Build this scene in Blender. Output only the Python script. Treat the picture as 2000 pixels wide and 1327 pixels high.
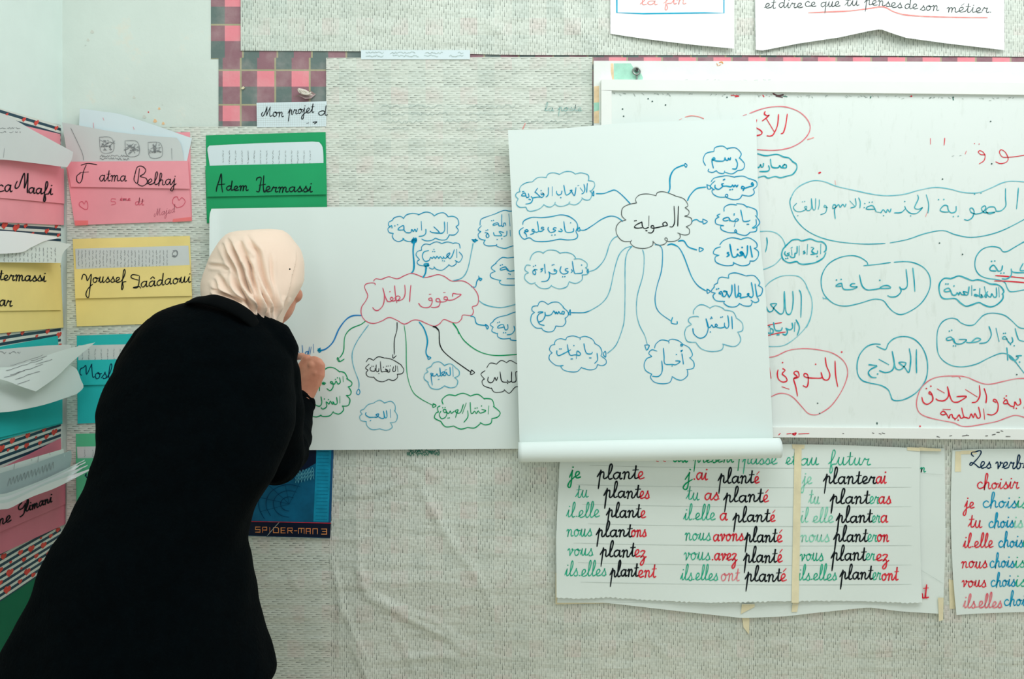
import bpy, bmesh, math, random
import numpy as np
from mathutils import Vector, Matrix
random.seed(7); rng = np.random.RandomState(3)
for o in list(bpy.data.objects): bpy.data.objects.remove(o)
scene = bpy.context.scene
C = scene.collection

# ---------------------------------------------------------------- camera, world, lights, exposure
S = 0.00125          # metres per photo pixel on the main wall (y = 0)
D = 2.10             # camera distance from the wall
HZ, HP = 1.50, 520.0 # eye height and its pixel row
XL = (122-1000)*S    # plane of the left wall
cam = bpy.data.cameras.new('camera'); co = bpy.data.objects.new('camera', cam); C.objects.link(co)
co.location = (0, -D, HZ); co.rotation_euler = (math.pi/2, 0, 0)
cam.sensor_width = 36; cam.lens = 36*D/(2000*S); cam.shift_y = -(663.5-HP)/2000; cam.clip_start = 0.05
scene.camera = co
w = bpy.data.worlds.new('world'); scene.world = w; w.use_nodes = True
w.node_tree.nodes['Background'].inputs[0].default_value = (0.86, 0.94, 0.94, 1)
w.node_tree.nodes['Background'].inputs[1].default_value = 0.53
def area(name, loc, target, size, size_y, power, col):
    l = bpy.data.lights.new(name, 'AREA'); l.shape = 'RECTANGLE'; l.size = size; l.size_y = size_y; l.energy = power; l.color = col
    o = bpy.data.objects.new(name, l); C.objects.link(o); o.location = loc
    o.rotation_euler = (Vector(target)-Vector(loc)).to_track_quat('-Z', 'Y').to_euler()
    return o
area('ceiling_light', (0.95, -1.4, 3.2), (0.6, -0.1, 1.5), 2.6, 1.0, 38, (0.965, 1.0, 1.0))
area('window_light', (-2.2+1.35, -3.6, 2.7), (0.3, 0, 1.5), 1.6, 1.4, 17, (0.96, 1.0, 1.0))
scene.view_settings.view_transform = 'Standard'; scene.view_settings.look = 'None'
scene.view_settings.exposure = 0.03; scene.view_settings.gamma = 1.0; scene.view_settings.use_curve_mapping = False

# ---------------------------------------------------------------- helpers
def lin(c):
    return tuple(((v/255)/12.92 if v/255 <= 0.04045 else ((v/255+0.055)/1.055)**2.4) for v in c)
def P(px, py, y=0.0):
    k = (D+y)/D*S
    return Vector(((px-1000)*k, y, HZ-(py-HP)*k))
def L(px, py, off=0.0):
    x = XL+off
    d = -x*D/((1000-px)*S)
    return Vector((x, d-D, HZ-(py-HP)*S*d/D))
def toobj(name, verts, faces, mat=None, parent=None, smooth=False):
    me = bpy.data.meshes.new(name); me.from_pydata([tuple(v) for v in verts], [], faces); me.update()
    if smooth:
        for p in me.polygons: p.use_smooth = True
    o = bpy.data.objects.new(name, me); C.objects.link(o)
    if mat: me.materials.append(mat)
    if parent: o.parent = parent
    return o
def thing(name, label, cat, loc=(0,0,0), group=None):
    o = bpy.data.objects.new(name, None); C.objects.link(o); o.location = loc; o.empty_display_size = 0.02
    o['label'] = label; o['category'] = cat
    if group: o['group'] = group
    return o
def tag(o, label, cat, group=None):
    o['label'] = label; o['category'] = cat
    if group: o['group'] = group
    return o
def struct(o): o['kind'] = 'structure'; return o
def setparent(o, p):
    o.parent = p; o.matrix_parent_inverse = Matrix.Translation(p.location).inverted()
def crom(pts, n=5):
    if len(pts) < 3: 
        return pts
    out = []
    for i in range(len(pts)-1):
        p0 = pts[max(i-1,0)]; p1 = pts[i]; p2 = pts[i+1]; p3 = pts[min(i+2,len(pts)-1)]
        for k in range(n):
            t = k/n; t2 = t*t; t3 = t2*t
            out.append(tuple(0.5*((2*p1[j])+(-p0[j]+p2[j])*t+(2*p0[j]-5*p1[j]+4*p2[j]-p3[j])*t2+(-p0[j]+3*p1[j]-3*p2[j]+p3[j])*t3) for j in (0,1)))
    out.append(pts[-1]); return out
def parse(s, ox=0, oy=0, k=1.0):
    r = []
    for st in s.split('|'):
        st = st.strip()
        if not st: continue
        r.append([(ox+float(a.split(',')[0])/k, oy+float(a.split(',')[1])/k) for a in st.split()])
    return r
def ribbons(strokes, surf, w, lift=0.0007, sm=True):
    V = []; F = []; lift0 = lift+random.random()*2e-4
    for si, st in enumerate(strokes):
        lift = lift0+(si % 16)*3e-5
        if len(st) == 1:
            cx, cy = st[0]; b = len(V); n = 8
            for i in range(n):
                a = 2*math.pi*i/n; V.append(surf(cx+w*0.72*math.cos(a), cy+w*0.62*math.sin(a), lift))
            F.append(tuple(range(b, b+n))[::-1]); continue
        pts = crom(st, 5) if sm else st
        q = [pts[0]]
        for p in pts[1:]:
            if abs(p[0]-q[-1][0])+abs(p[1]-q[-1][1]) > 0.25: q.append(p)
        if len(q) < 2: continue
        b = len(V); n = len(q); ph = random.random()*6
        for i, p in enumerate(q):
            a = q[max(i-1,0)]; c = q[min(i+1,n-1)]
            dx, dy = c[0]-a[0], c[1]-a[1]; l = math.hypot(dx,dy) or 1
            dx /= l; dy /= l
            h = w/2*(1+0.13*math.sin(i*0.55+ph))
            e = 0
            if i == 0: h *= 0.6; e = -w*0.3
            if i == n-1: h *= 0.6; e = w*0.3
            x, y = p[0]+dx*e, p[1]+dy*e
            V.append(surf(x-dy*h, y+dx*h, lift)); V.append(surf(x+dy*h, y-dx*h, lift))
        for i in range(n-1):
            F.append((b+2*i, b+2*i+1, b+2*i+3, b+2*i+2))
    return V, F
def ink(strokes, surf, w, mat, parent, name='written_word', label=None, lift=0.0007, sm=True):
    if name in ('drawn_heart', 'pen_mark', 'paint_fleck', 'scuff_mark', 'paint_chip') and len(strokes) > 1:
        for st in strokes: o = ink([st], surf, w, mat, parent, name, label, lift, sm)
        return o
    V, F = ribbons(strokes, surf, w, lift, sm)
    if not V: return None
    o = toobj(name, V, F, mat)
    if name in ('printed_text', 'handwriting', 'printed_grid', 'marker_smudge', 'marker_speck', 'faint_writing', 'smudged_writing', 'printed_net', 'printed_drawing', 'printed_window', 'ruled_line'): o['kind'] = 'stuff'
    setparent(o, parent)
    if label: o['label'] = label
    return o

# ---------------------------------------------------------------- materials
MATS = {}
def nodes(name):
    m = bpy.data.materials.new(name); m.use_nodes = True
    nt = m.node_tree; b = nt.nodes['Principled BSDF']; MATS[name] = m
    return m, nt, b
def N(nt, t, **kw):
    n = nt.nodes.new(t)
    for k, v in kw.items():
        if k.startswith('i_'):
            n.inputs[int(k[2:])].default_value = v
        else: setattr(n, k, v)
    return n
def math_(nt, op, a, b=None, c=None):
    n = nt.nodes.new('ShaderNodeMath'); n.operation = op
    for i, v in enumerate((a, b, c)):
        if v is None: continue
        if isinstance(v, (int, float)): n.inputs[i].default_value = v
        else: nt.links.new(v, n.inputs[i])
    return n.outputs[0]
def mix(nt, f, a, b):
    n = nt.nodes.new('ShaderNodeMix'); n.data_type = 'RGBA'
    for i, v in ((0, f), (6, a), (7, b)):
        if isinstance(v, (int, float)): n.inputs[i].default_value = v
        elif isinstance(v, tuple): n.inputs[i].default_value = (*v[:3], 1)
        else: nt.links.new(v, n.inputs[i])
    return n.outputs[2]
def noise(nt, scale, detail=3, vec=None, rough=0.55):
    n = nt.nodes.new('ShaderNodeTexNoise'); n.inputs['Scale'].default_value = scale; n.inputs['Detail'].default_value = detail
    n.inputs['Roughness'].default_value = rough
    if vec is not None: nt.links.new(vec, n.inputs['Vector'])
    return n.outputs[0]
def ramp(nt, v, a, b):
    n = nt.nodes.new('ShaderNodeMapRange'); n.inputs[1].default_value = a; n.inputs[2].default_value = b; n.clamp = True
    nt.links.new(v, n.inputs[0]); return n.outputs[0]
def pos(nt):
    g = nt.nodes.new('ShaderNodeNewGeometry'); return g.outputs['Position']
def xyz(nt, v):
    s = nt.nodes.new('ShaderNodeSeparateXYZ'); nt.links.new(v, s.inputs[0]); return s.outputs
def comb(nt, x, y, z):
    s = nt.nodes.new('ShaderNodeCombineXYZ')
    for i, v in enumerate((x, y, z)):
        if isinstance(v, (int, float)): s.inputs[i].default_value = v
        else: nt.links.new(v, s.inputs[i])
    return s.outputs[0]
def bump(nt, b, h, strength=0.3, dist=0.002):
    n = nt.nodes.new('ShaderNodeBump'); n.inputs['Strength'].default_value = strength; n.inputs['Distance'].default_value = dist
    nt.links.new(h, n.inputs['Height']); nt.links.new(n.outputs[0], b.inputs['Normal'])
def simple(name, rgb, rough=0.8, var=0.06, scale=6, bmp=0.0, bscale=40, spec=0.3, sheen=0):
    m, nt, b = nodes(name); c = lin(rgb)
    p = pos(nt); n = noise(nt, scale, 4, p)
    dark = tuple(v*(1-var) for v in c); lite = tuple(min(1, v*(1+var)) for v in c)
    nt.links.new(mix(nt, ramp(nt, n, 0.3, 0.7), dark, lite), b.inputs['Base Color'])
    b.inputs['Roughness'].default_value = rough; b.inputs['Specular IOR Level'].default_value = spec
    if sheen: b.inputs['Sheen Weight'].default_value = sheen
    if bmp: bump(nt, b, noise(nt, bscale, 4, p), bmp, 0.003)
    return m
paper = simple('white_paper', (229, 240, 236), 0.75, 0.015, 3, 0.25, 9)
paper_cream = simple('poster_paper', (226, 236, 230), 0.8, 0.02, 3, 0.3, 10)
paper_grey = simple('worn_paper', (216, 222, 220), 0.8, 0.03, 6, 0.25, 16)
paper_bright = simple('bright_paper', (247, 250, 250), 0.7, 0.01, 3, 0.15, 6)
paper_blue = simple('bluish_paper', (222, 236, 240), 0.7, 0.02, 6, 0.2, 12)
pink = simple('pink_card', (247, 162, 172), 0.7, 0.05, 9, 0.15, 20)
pink_d = simple('rose_card', (226, 130, 148), 0.7, 0.05, 9, 0.15, 20)
yellow = simple('yellow_card', (250, 228, 146), 0.7, 0.05, 9, 0.15, 20)
green = simple('green_card', (22, 160, 100), 0.6, 0.06, 7, 0.15, 20)
turq = simple('turquoise_card', (40, 195, 195), 0.6, 0.07, 7, 0.15, 20)
mint = simple('mint_card', (92, 200, 150), 0.6, 0.06, 7, 0.15, 20)
dgreen = simple('dark_green_sheet', (0, 112, 78), 0.6, 0.1, 5, 0.15, 20)
peach = simple('peach_tape', (246, 128, 128), 0.5, 0.05, 30)
tape = simple('masking_tape', (232, 222, 186), 0.7, 0.10, 25, 0.2, 60)
ink_m = {}
def inkm(key, rgb, pale=None, rough=0.6):
    m, nt, b = nodes(key); p = pos(nt); n = noise(nt, 55, 2, p)
    c = lin(rgb); q = lin(pale) if pale else tuple(v*1.25 for v in c)
    nt.links.new(mix(nt, ramp(nt, n, 0.38, 0.72), c, q), b.inputs['Base Color'])
    b.inputs['Roughness'].default_value = 0.8; b.inputs['Specular IOR Level'].default_value = 0.1; ink_m[key] = m; return m
B = inkm('blue_ink', (0, 144, 190), (40, 168, 202)); LB = inkm('light_blue_ink', (70, 168, 195), (140, 200, 212))
BK = inkm('black_ink', (18, 24, 28), (30, 38, 42)); GK = inkm('faded_black_ink', (62, 70, 70), (110, 118, 115))
R_ = inkm('red_ink', (222, 38, 58), (232, 70, 80)); PR = inkm('pale_red_ink', (228, 110, 122), (240, 150, 155)); SR = inkm('salmon_ink', (242, 140, 135), (248, 180, 172))
G = inkm('green_ink', (0, 150, 92), (20, 170, 112)); TG = inkm('teal_green_ink', (25, 168, 130), (70, 195, 160)); PG = inkm('pale_green_ink', (120, 210, 180), (160, 225, 200))
NV = inkm('navy_ink', (10, 45, 75)); WT = inkm('whiteboard_teal_ink', (20, 160, 180), (95, 190, 200)); LWT = inkm('pale_teal_ink', (100, 190, 205), (150, 210, 218))
GY = inkm('grey_print', (120, 126, 128), (165, 170, 172)); PK = inkm('pink_ink', (215, 85, 110), (226, 110, 130)); FAINT = inkm('faint_print', (172, 186, 180), (198, 210, 204))
CY = inkm('cyan_ink', (0, 165, 205), (30, 180, 215)); SG = inkm('smudged_green_ink', (40, 110, 95), (80, 140, 120)); OL = inkm('orange_letter', (232, 160, 95), (215, 120, 80))
BP = inkm('pencil_line', (176, 186, 180), (190, 200, 194))

def dashed(name, horiz):
    m, nt, b = nodes(name); p = pos(nt); s = xyz(nt, p); x, z = s[0], s[2]
    wob = math_(nt, 'MULTIPLY', math_(nt, 'SUBTRACT', noise(nt, 3, 2, p), 0.5), 0.004)
    pitch, ln = 0.00527, 0.0236
    u, v = (z, x) if horiz else (x, z)
    u = math_(nt, 'ADD', u, wob)
    q = math_(nt, 'DIVIDE', u, pitch); row = math_(nt, 'FLOOR', q); fr = math_(nt, 'FRACT', q)
    wn = nt.nodes.new('ShaderNodeTexWhiteNoise'); wn.noise_dimensions = '1D'; nt.links.new(row, wn.inputs['W'])
    ph = math_(nt, 'ADD', math_(nt, 'DIVIDE', v, ln), math_(nt, 'ADD', math_(nt, 'MULTIPLY', row, 0.587), math_(nt, 'MULTIPLY', wn.outputs[0], 0.12)))
    cell = math_(nt, 'FLOOR', ph); fv = math_(nt, 'FRACT', ph)
    w2 = nt.nodes.new('ShaderNodeTexWhiteNoise'); w2.noise_dimensions = '2D'; nt.links.new(comb(nt, row, cell, 0), w2.inputs['Vector'])
    line = math_(nt, 'MAXIMUM', math_(nt, 'SUBTRACT', 1.0, math_(nt, 'MULTIPLY', math_(nt, 'ABSOLUTE', math_(nt, 'SUBTRACT', fr, 0.5)), 3.6)), 0.0)
    taper = math_(nt, 'SUBTRACT', 1.0, math_(nt, 'MULTIPLY', fv, 0.95))
    duty = math_(nt, 'MULTIPLY', math_(nt, 'LESS_THAN', fv, 0.72), taper)
    mk = math_(nt, 'MULTIPLY', line, duty)
    var = math_(nt, 'MULTIPLY', math_(nt, 'ADD', 0.45, w2.outputs[0]), math_(nt, 'ADD', math_(nt, 'MULTIPLY', noise(nt, 9, 3, p), 0.9), 0.30))
    amt = math_(nt, 'MINIMUM', math_(nt, 'MULTIPLY', mk, var), 0.95)
    base = mix(nt, ramp(nt, noise(nt, 2.6, 3, p), 0.35, 0.68), lin((210, 217, 206)), lin((224, 230, 219)))
    # the chequered print of the cloth shows faintly through the plastic
    cx = math_(nt, 'GREATER_THAN', math_(nt, 'FRACT', math_(nt, 'DIVIDE', x, 0.0842)), 0.5)
    cz = math_(nt, 'GREATER_THAN', math_(nt, 'FRACT', math_(nt, 'DIVIDE', z, 0.0842)), 0.5)
    ck = math_(nt, 'MULTIPLY', math_(nt, 'MULTIPLY', cx, cz), ramp(nt, noise(nt, 16, 5, p), 0.38, 0.72))
    base = mix(nt, math_(nt, 'MULTIPLY', ck, 0.42), base, lin((226, 200, 196)))
    ck2 = math_(nt, 'MULTIPLY', math_(nt, 'MULTIPLY', math_(nt, 'SUBTRACT', 1.0, cx), math_(nt, 'SUBTRACT', 1.0, cz)), ramp(nt, noise(nt, 4, 3, p), 0.4, 0.7))
    base = mix(nt, math_(nt, 'MULTIPLY', ck2, 0.35), base, lin((178, 196, 188)))
    low = math_(nt, 'LESS_THAN', z, HZ-(1137-HP)*S)
    base = mix(nt, math_(nt, 'MULTIPLY', low, 0.2), base, lin((186, 184, 168)))
    col = mix(nt, amt, base, lin((70, 80, 72)))
    nt.links.new(col, b.inputs['Base Color']); b.inputs['Roughness'].default_value = 0.55; b.inputs['Specular IOR Level'].default_value = 0.35
    mp = nt.nodes.new('ShaderNodeMapping'); mp.inputs['Rotation'].default_value = (0, 0.75, 0); mp.inputs['Scale'].default_value = (1.0, 1.0, 5.0); nt.links.new(p, mp.inputs[0])
    crs = noise(nt, 5, 4, mp.outputs[0])
    h = math_(nt, 'SUBTRACT', math_(nt, 'ADD', math_(nt, 'MULTIPLY', noise(nt, 14, 5, p), 0.8), math_(nt, 'MULTIPLY', crs, 1.5)), math_(nt, 'MULTIPLY', line, 0.03))
    bump(nt, b, h, 0.7, 0.008)
    return m
dash_h = dashed('plastic_cloth_backing_horizontal', True); dash_v = dashed('plastic_cloth_backing_vertical', False)

def gingham(name, px0, py0, per=67.3):
    m, nt, b = nodes(name); p = pos(nt); s = xyz(nt, p)
    u = math_(nt, 'DIVIDE', math_(nt, 'SUBTRACT', s[0], (px0-1000)*S), per*S)
    v = math_(nt, 'DIVIDE', math_(nt, 'SUBTRACT', HZ-(py0-HP)*S, s[2]), per*S)
    fu = math_(nt, 'FRACT', u); fv = math_(nt, 'FRACT', v)
    cu = math_(nt, 'GREATER_THAN', fu, 0.5)                      # pink columns
    cv = math_(nt, 'LESS_THAN', fv, 0.5)                         # pink rows
    a = mix(nt, cu, lin((98, 116, 112)), lin((148, 104, 114)))
    c = mix(nt, cu, lin((148, 104, 114)), lin((238, 138, 150)))
    col = mix(nt, cv, a, c)
    ln = math_(nt, 'MAXIMUM', math_(nt, 'LESS_THAN', fu, 0.05), math_(nt, 'LESS_THAN', fv, 0.05))
    col = mix(nt, ln, col, lin((168, 162, 128)))
    col = mix(nt, math_(nt, 'MULTIPLY', ramp(nt, noise(nt, 22, 5, p), 0.45, 0.75), 0.22), col, lin((225, 205, 200)))
    nt.links.new(col, b.inputs['Base Color']); b.inputs['Roughness'].default_value = 0.4
    bump(nt, b, noise(nt, 30, 4, p), 0.4, 0.004)
    return m
def plaster(name, rgb, stains=False):
    m, nt, b = nodes(name); p = pos(nt); n = noise(nt, 3.5, 5, p)
    col = mix(nt, ramp(nt, n, 0.3, 0.7), lin(tuple(v-7 for v in rgb)), lin(tuple(min(255, v+4) for v in rgb)))
    if stains:
        col = mix(nt, math_(nt, 'MULTIPLY', ramp(nt, noise(nt, 7, 6, p, 0.7), 0.58, 0.66), 0.5), col, lin((232, 226, 210)))
        col = mix(nt, math_(nt, 'MULTIPLY', ramp(nt, noise(nt, 60, 3, p), 0.72, 0.76), 0.5), col, lin((176, 182, 172)))
    nt.links.new(col, b.inputs['Base Color']); b.inputs['Roughness'].default_value = 0.85
    bump(nt, b, noise(nt, 25, 6, p), 0.35, 0.004); return m
def stripes():
    m, nt, b = nodes('striped_wrap'); p = pos(nt); s = xyz(nt, p)
    z = math_(nt, 'ADD', s[2], math_(nt, 'MULTIPLY', noise(nt, 4, 1, p), 0.004))
    f = math_(nt, 'FRACT', math_(nt, 'DIVIDE', z, 0.0128))
    col = mix(nt, math_(nt, 'LESS_THAN', f, 0.52), lin((226, 232, 222)), lin((12, 62, 82)))
    nt.links.new(col, b.inputs['Base Color']); b.inputs['Roughness'].default_value = 0.5; return m
wall_m = plaster('wall_plaster', (219, 229, 221), True); wall_l = plaster('left_wall_plaster', (230, 244, 238))
ging_a = gingham('chequered_cloth_upper', 473, 47); ging_b = gingham('chequered_cloth_lower', 469, 136)
wrap_m = stripes()
heart_m = simple('red_heart_print', (226, 78, 66), 0.5, 0.15, 40)
frame_m = simple('white_painted_frame', (238, 241, 236), 0.45, 0.02, 8, 0.1, 30)
def boardm():
    m, nt, b = nodes('whiteboard_surface'); p = pos(nt)
    col = mix(nt, ramp(nt, noise(nt, 2.2, 4, p), 0.3, 0.7), lin((226, 236, 230)), lin((233, 240, 236)))
    mp = nt.nodes.new('ShaderNodeMapping'); mp.inputs['Scale'].default_value = (9, 1, 2.2); nt.links.new(p, mp.inputs[0])
    col = mix(nt, math_(nt, 'MULTIPLY', ramp(nt, noise(nt, 6, 6, mp.outputs[0], 0.7), 0.56, 0.7), 0.35), col, lin((203, 212, 203)))
    nt.links.new(col, b.inputs['Base Color']); b.inputs['Roughness'].default_value = 0.42; b.inputs['Specular IOR Level'].default_value = 0.35; return m
board_m = boardm()
panel_m = simple('old_white_paint', (236, 240, 235), 0.6, 0.03, 20, 0.3, 50)
oldgreen = simple('old_mint_paint', (170, 222, 200), 0.6, 0.1, 60, 0.3, 60); oldorange = simple('old_peach_paint', (236, 208, 168), 0.6, 0.12, 70, 0.3, 60)
metal = simple('galvanised_metal', (150, 155, 150), 0.35, 0.1, 90); metal.node_tree.nodes['Principled BSDF'].inputs['Metallic'].default_value = 0.8
floor_m = simple('floor_terrazzo', (222, 206, 182), 0.6, 0.12, 30)
coat_m = simple('black_wool', (1, 5, 7), 0.95, 0.25, 60, 0.5, 160, 0.05)
coat_seam = simple('black_wool_edge', (1, 4, 5), 0.95, 0.1, 60, 0, 0, 0.1)
trouser_m = simple('black_cloth', (20, 22, 24), 0.9, 0.1, 60); shoe_m = simple('black_leather', (15, 15, 15), 0.4, 0.1, 60)
scarf_m = simple('cream_jersey', (238, 213, 193), 0.9, 0.02, 8, 0.12, 300, 0.15, 0.15)
def skinm():
    m, nt, b = nodes('skin'); p = pos(nt)
    nt.links.new(mix(nt, ramp(nt, noise(nt, 30, 4, p), 0.3, 0.7), lin((196, 130, 104)), lin((218, 152, 124))), b.inputs['Base Color'])
    b.inputs['Roughness'].default_value = 0.5; b.inputs['Subsurface Weight'].default_value = 0.1; b.inputs['Subsurface Radius'].default_value = (0.01, 0.004, 0.002)
    bump(nt, b, noise(nt, 220, 3, p), 0.12, 0.001); return m
skin_m = skinm()
pen_b = simple('blue_pen_plastic', (30, 130, 190), 0.3, 0.05, 60); pen_w = simple('pale_blue_label', (170, 215, 230), 0.4, 0.05, 60)
brow_m = simple('dark_brow', (30, 22, 20), 0.8)
eye_m = simple('eye_white', (225, 220, 215), 0.2); iris_m = simple('brown_iris', (60, 35, 20), 0.2)
nail_m = simple('fingernail', (228, 170, 150), 0.35); lip_m = simple('lips', (178, 92, 86), 0.5)
band_m = simple('dark_blue_print', (8, 22, 48), 0.4, 0.1, 20); cyan_m = simple('cyan_print', (12, 98, 135), 0.4, 0.25, 22); cyan_l = simple('light_cyan_print', (18, 145, 180), 0.4, 0.2, 30); cream_p = simple('print_edge', (25, 85, 130), 0.4)
darkred_m = simple('dark_red_print', (110, 25, 30), 0.5, 0.3, 50)

# ---------------------------------------------------------------- sheet builder (Coons patch of four edges given in wall pixels)
def edge(pts, n, mode=1):
    sl = [math.hypot(b2[0]-a[0], b2[1]-a[1]) for a, b2 in zip(pts[:-1], pts[1:])]
    if max(sl) > 4*min(sl): mode = 0
    pts = crom(pts, 8) if (mode and len(pts) > 2) else pts
    d = [0]
    for a, b2 in zip(pts[:-1], pts[1:]): d.append(d[-1]+math.hypot(b2[0]-a[0], b2[1]-a[1]))
    t = np.linspace(0, d[-1], n)
    return np.stack([np.interp(t, d, [p[0] for p in pts]), np.interp(t, d, [p[1] for p in pts])], 1)
def coons(top, right, bottom, left, nu, nv, mode=1):
    T = edge(top, nu, mode); Bm = edge(bottom, nu, mode); Lf = edge(left, nv, mode); Rt = edge(right, nv, mode)
    u = np.linspace(0, 1, nu)[None, :, None]; v = np.linspace(0, 1, nv)[:, None, None]
    g = (1-v)*T[None]+v*Bm[None]+(1-u)*Lf[:, None]+u*Rt[:, None]
    g -= (1-u)*(1-v)*T[0]+u*(1-v)*T[-1]+(1-u)*v*Bm[0]+u*v*Bm[-1]
    return g
def sheet(name, top, right, bottom, left, surf, mat, nu=24, nv=18, th=0.0005, parent=None, mode=1, ragged=0):
    g = coons(top, right, bottom, left, nu, nv, mode)
    V = []; F = []
    for j in range(nv):
        for i in range(nu):
            x, y = g[j, i]
            if ragged and j == nv-1: y += (i % 2)*ragged-ragged/2+random.uniform(-.5, .5)*ragged
            V.append(surf(x, y, 0))
    n = len(V)
    for j in range(nv):
        for i in range(nu):
            x, y = g[j, i]; V.append(surf(x, y, -th))
    for j in range(nv-1):
        for i in range(nu-1):
            a = j*nu+i; F.append((a, a+nu, a+nu+1, a+1)); F.append((n+a, n+a+1, n+a+nu+1, n+a+nu))
    per = [(0, i) for i in range(nu)]+[(j, nu-1) for j in range(1, nv)]+[(nv-1, i) for i in range(nu-2, -1, -1)]+[(j, 0) for j in range(nv-2, 0, -1)]
    idx = [j*nu+i for j, i in per]; nr = len(idx); b0 = len(V)
    V += [V[i].copy() for i in idx]+[V[n+i].copy() for i in idx]
    for a in range(nr): F.append((b0+a, b0+(a+1) % nr, b0+nr+(a+1) % nr, b0+nr+a))
    o = toobj(name, V, F, mat, None, True)
    for q in o.data.polygons[len(F)-nr:]: q.use_smooth = False
    if parent: setparent(o, parent)
    return o
def flat(y):                       # a surface parallel to the main wall, y metres in front (negative)
    return lambda px, py, lift=0: P(px, py, y-lift)
def wavy(y, ax=0.0015, f1=90, f2=140, ph=0):
    return lambda px, py, lift=0: P(px, py, y-lift-ax*(1+math.sin(px/f1+ph)*math.cos(py/f2+ph*1.7)))
def leftw(off):
    return lambda px, py, lift=0: L(px, py, off+lift)
def rect(x0, y0, x1, y1): return [(x0, y0), (x1, y0)], [(x1, y0), (x1, y1)], [(x0, y1), (x1, y1)], [(x0, y0), (x0, y1)]
def quad(a, b, c, d): return [a, b], [b, c], [d, c], [a, d]      # tl, tr, br, bl
def box(name, lo, hi, mat, parent=None):
    x0, y0, z0 = lo; x1, y1, z1 = hi
    V = [(x0,y0,z0),(x1,y0,z0),(x1,y1,z0),(x0,y1,z0),(x0,y0,z1),(x1,y0,z1),(x1,y1,z1),(x0,y1,z1)]
    F = [(0,3,2,1),(4,5,6,7),(0,1,5,4),(1,2,6,5),(2,3,7,6),(3,0,4,7)]
    o = toobj(name, V, F, mat)
    if parent: setparent(o, parent)
    return o
def prism(name, pts, y0, y1, mat, parent=None):    # polygon in wall pixels extruded between two depths
    n = len(pts); V = [P(x, y, y0) for x, y in pts]+[P(x, y, y0)+Vector((0, y1-y0, 0)) for x, y in pts]
    F = [tuple(range(n))[::-1], tuple(range(n, 2*n))]+[(i, (i+1) % n, n+(i+1) % n, n+i) for i in range(n)]
    o = toobj(name, V, F, mat)
    bm = bmesh.new(); bm.from_mesh(o.data); bmesh.ops.recalc_face_normals(bm, faces=bm.faces); bm.to_mesh(o.data); bm.free()
    if parent: setparent(o, parent)
    return o

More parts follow.
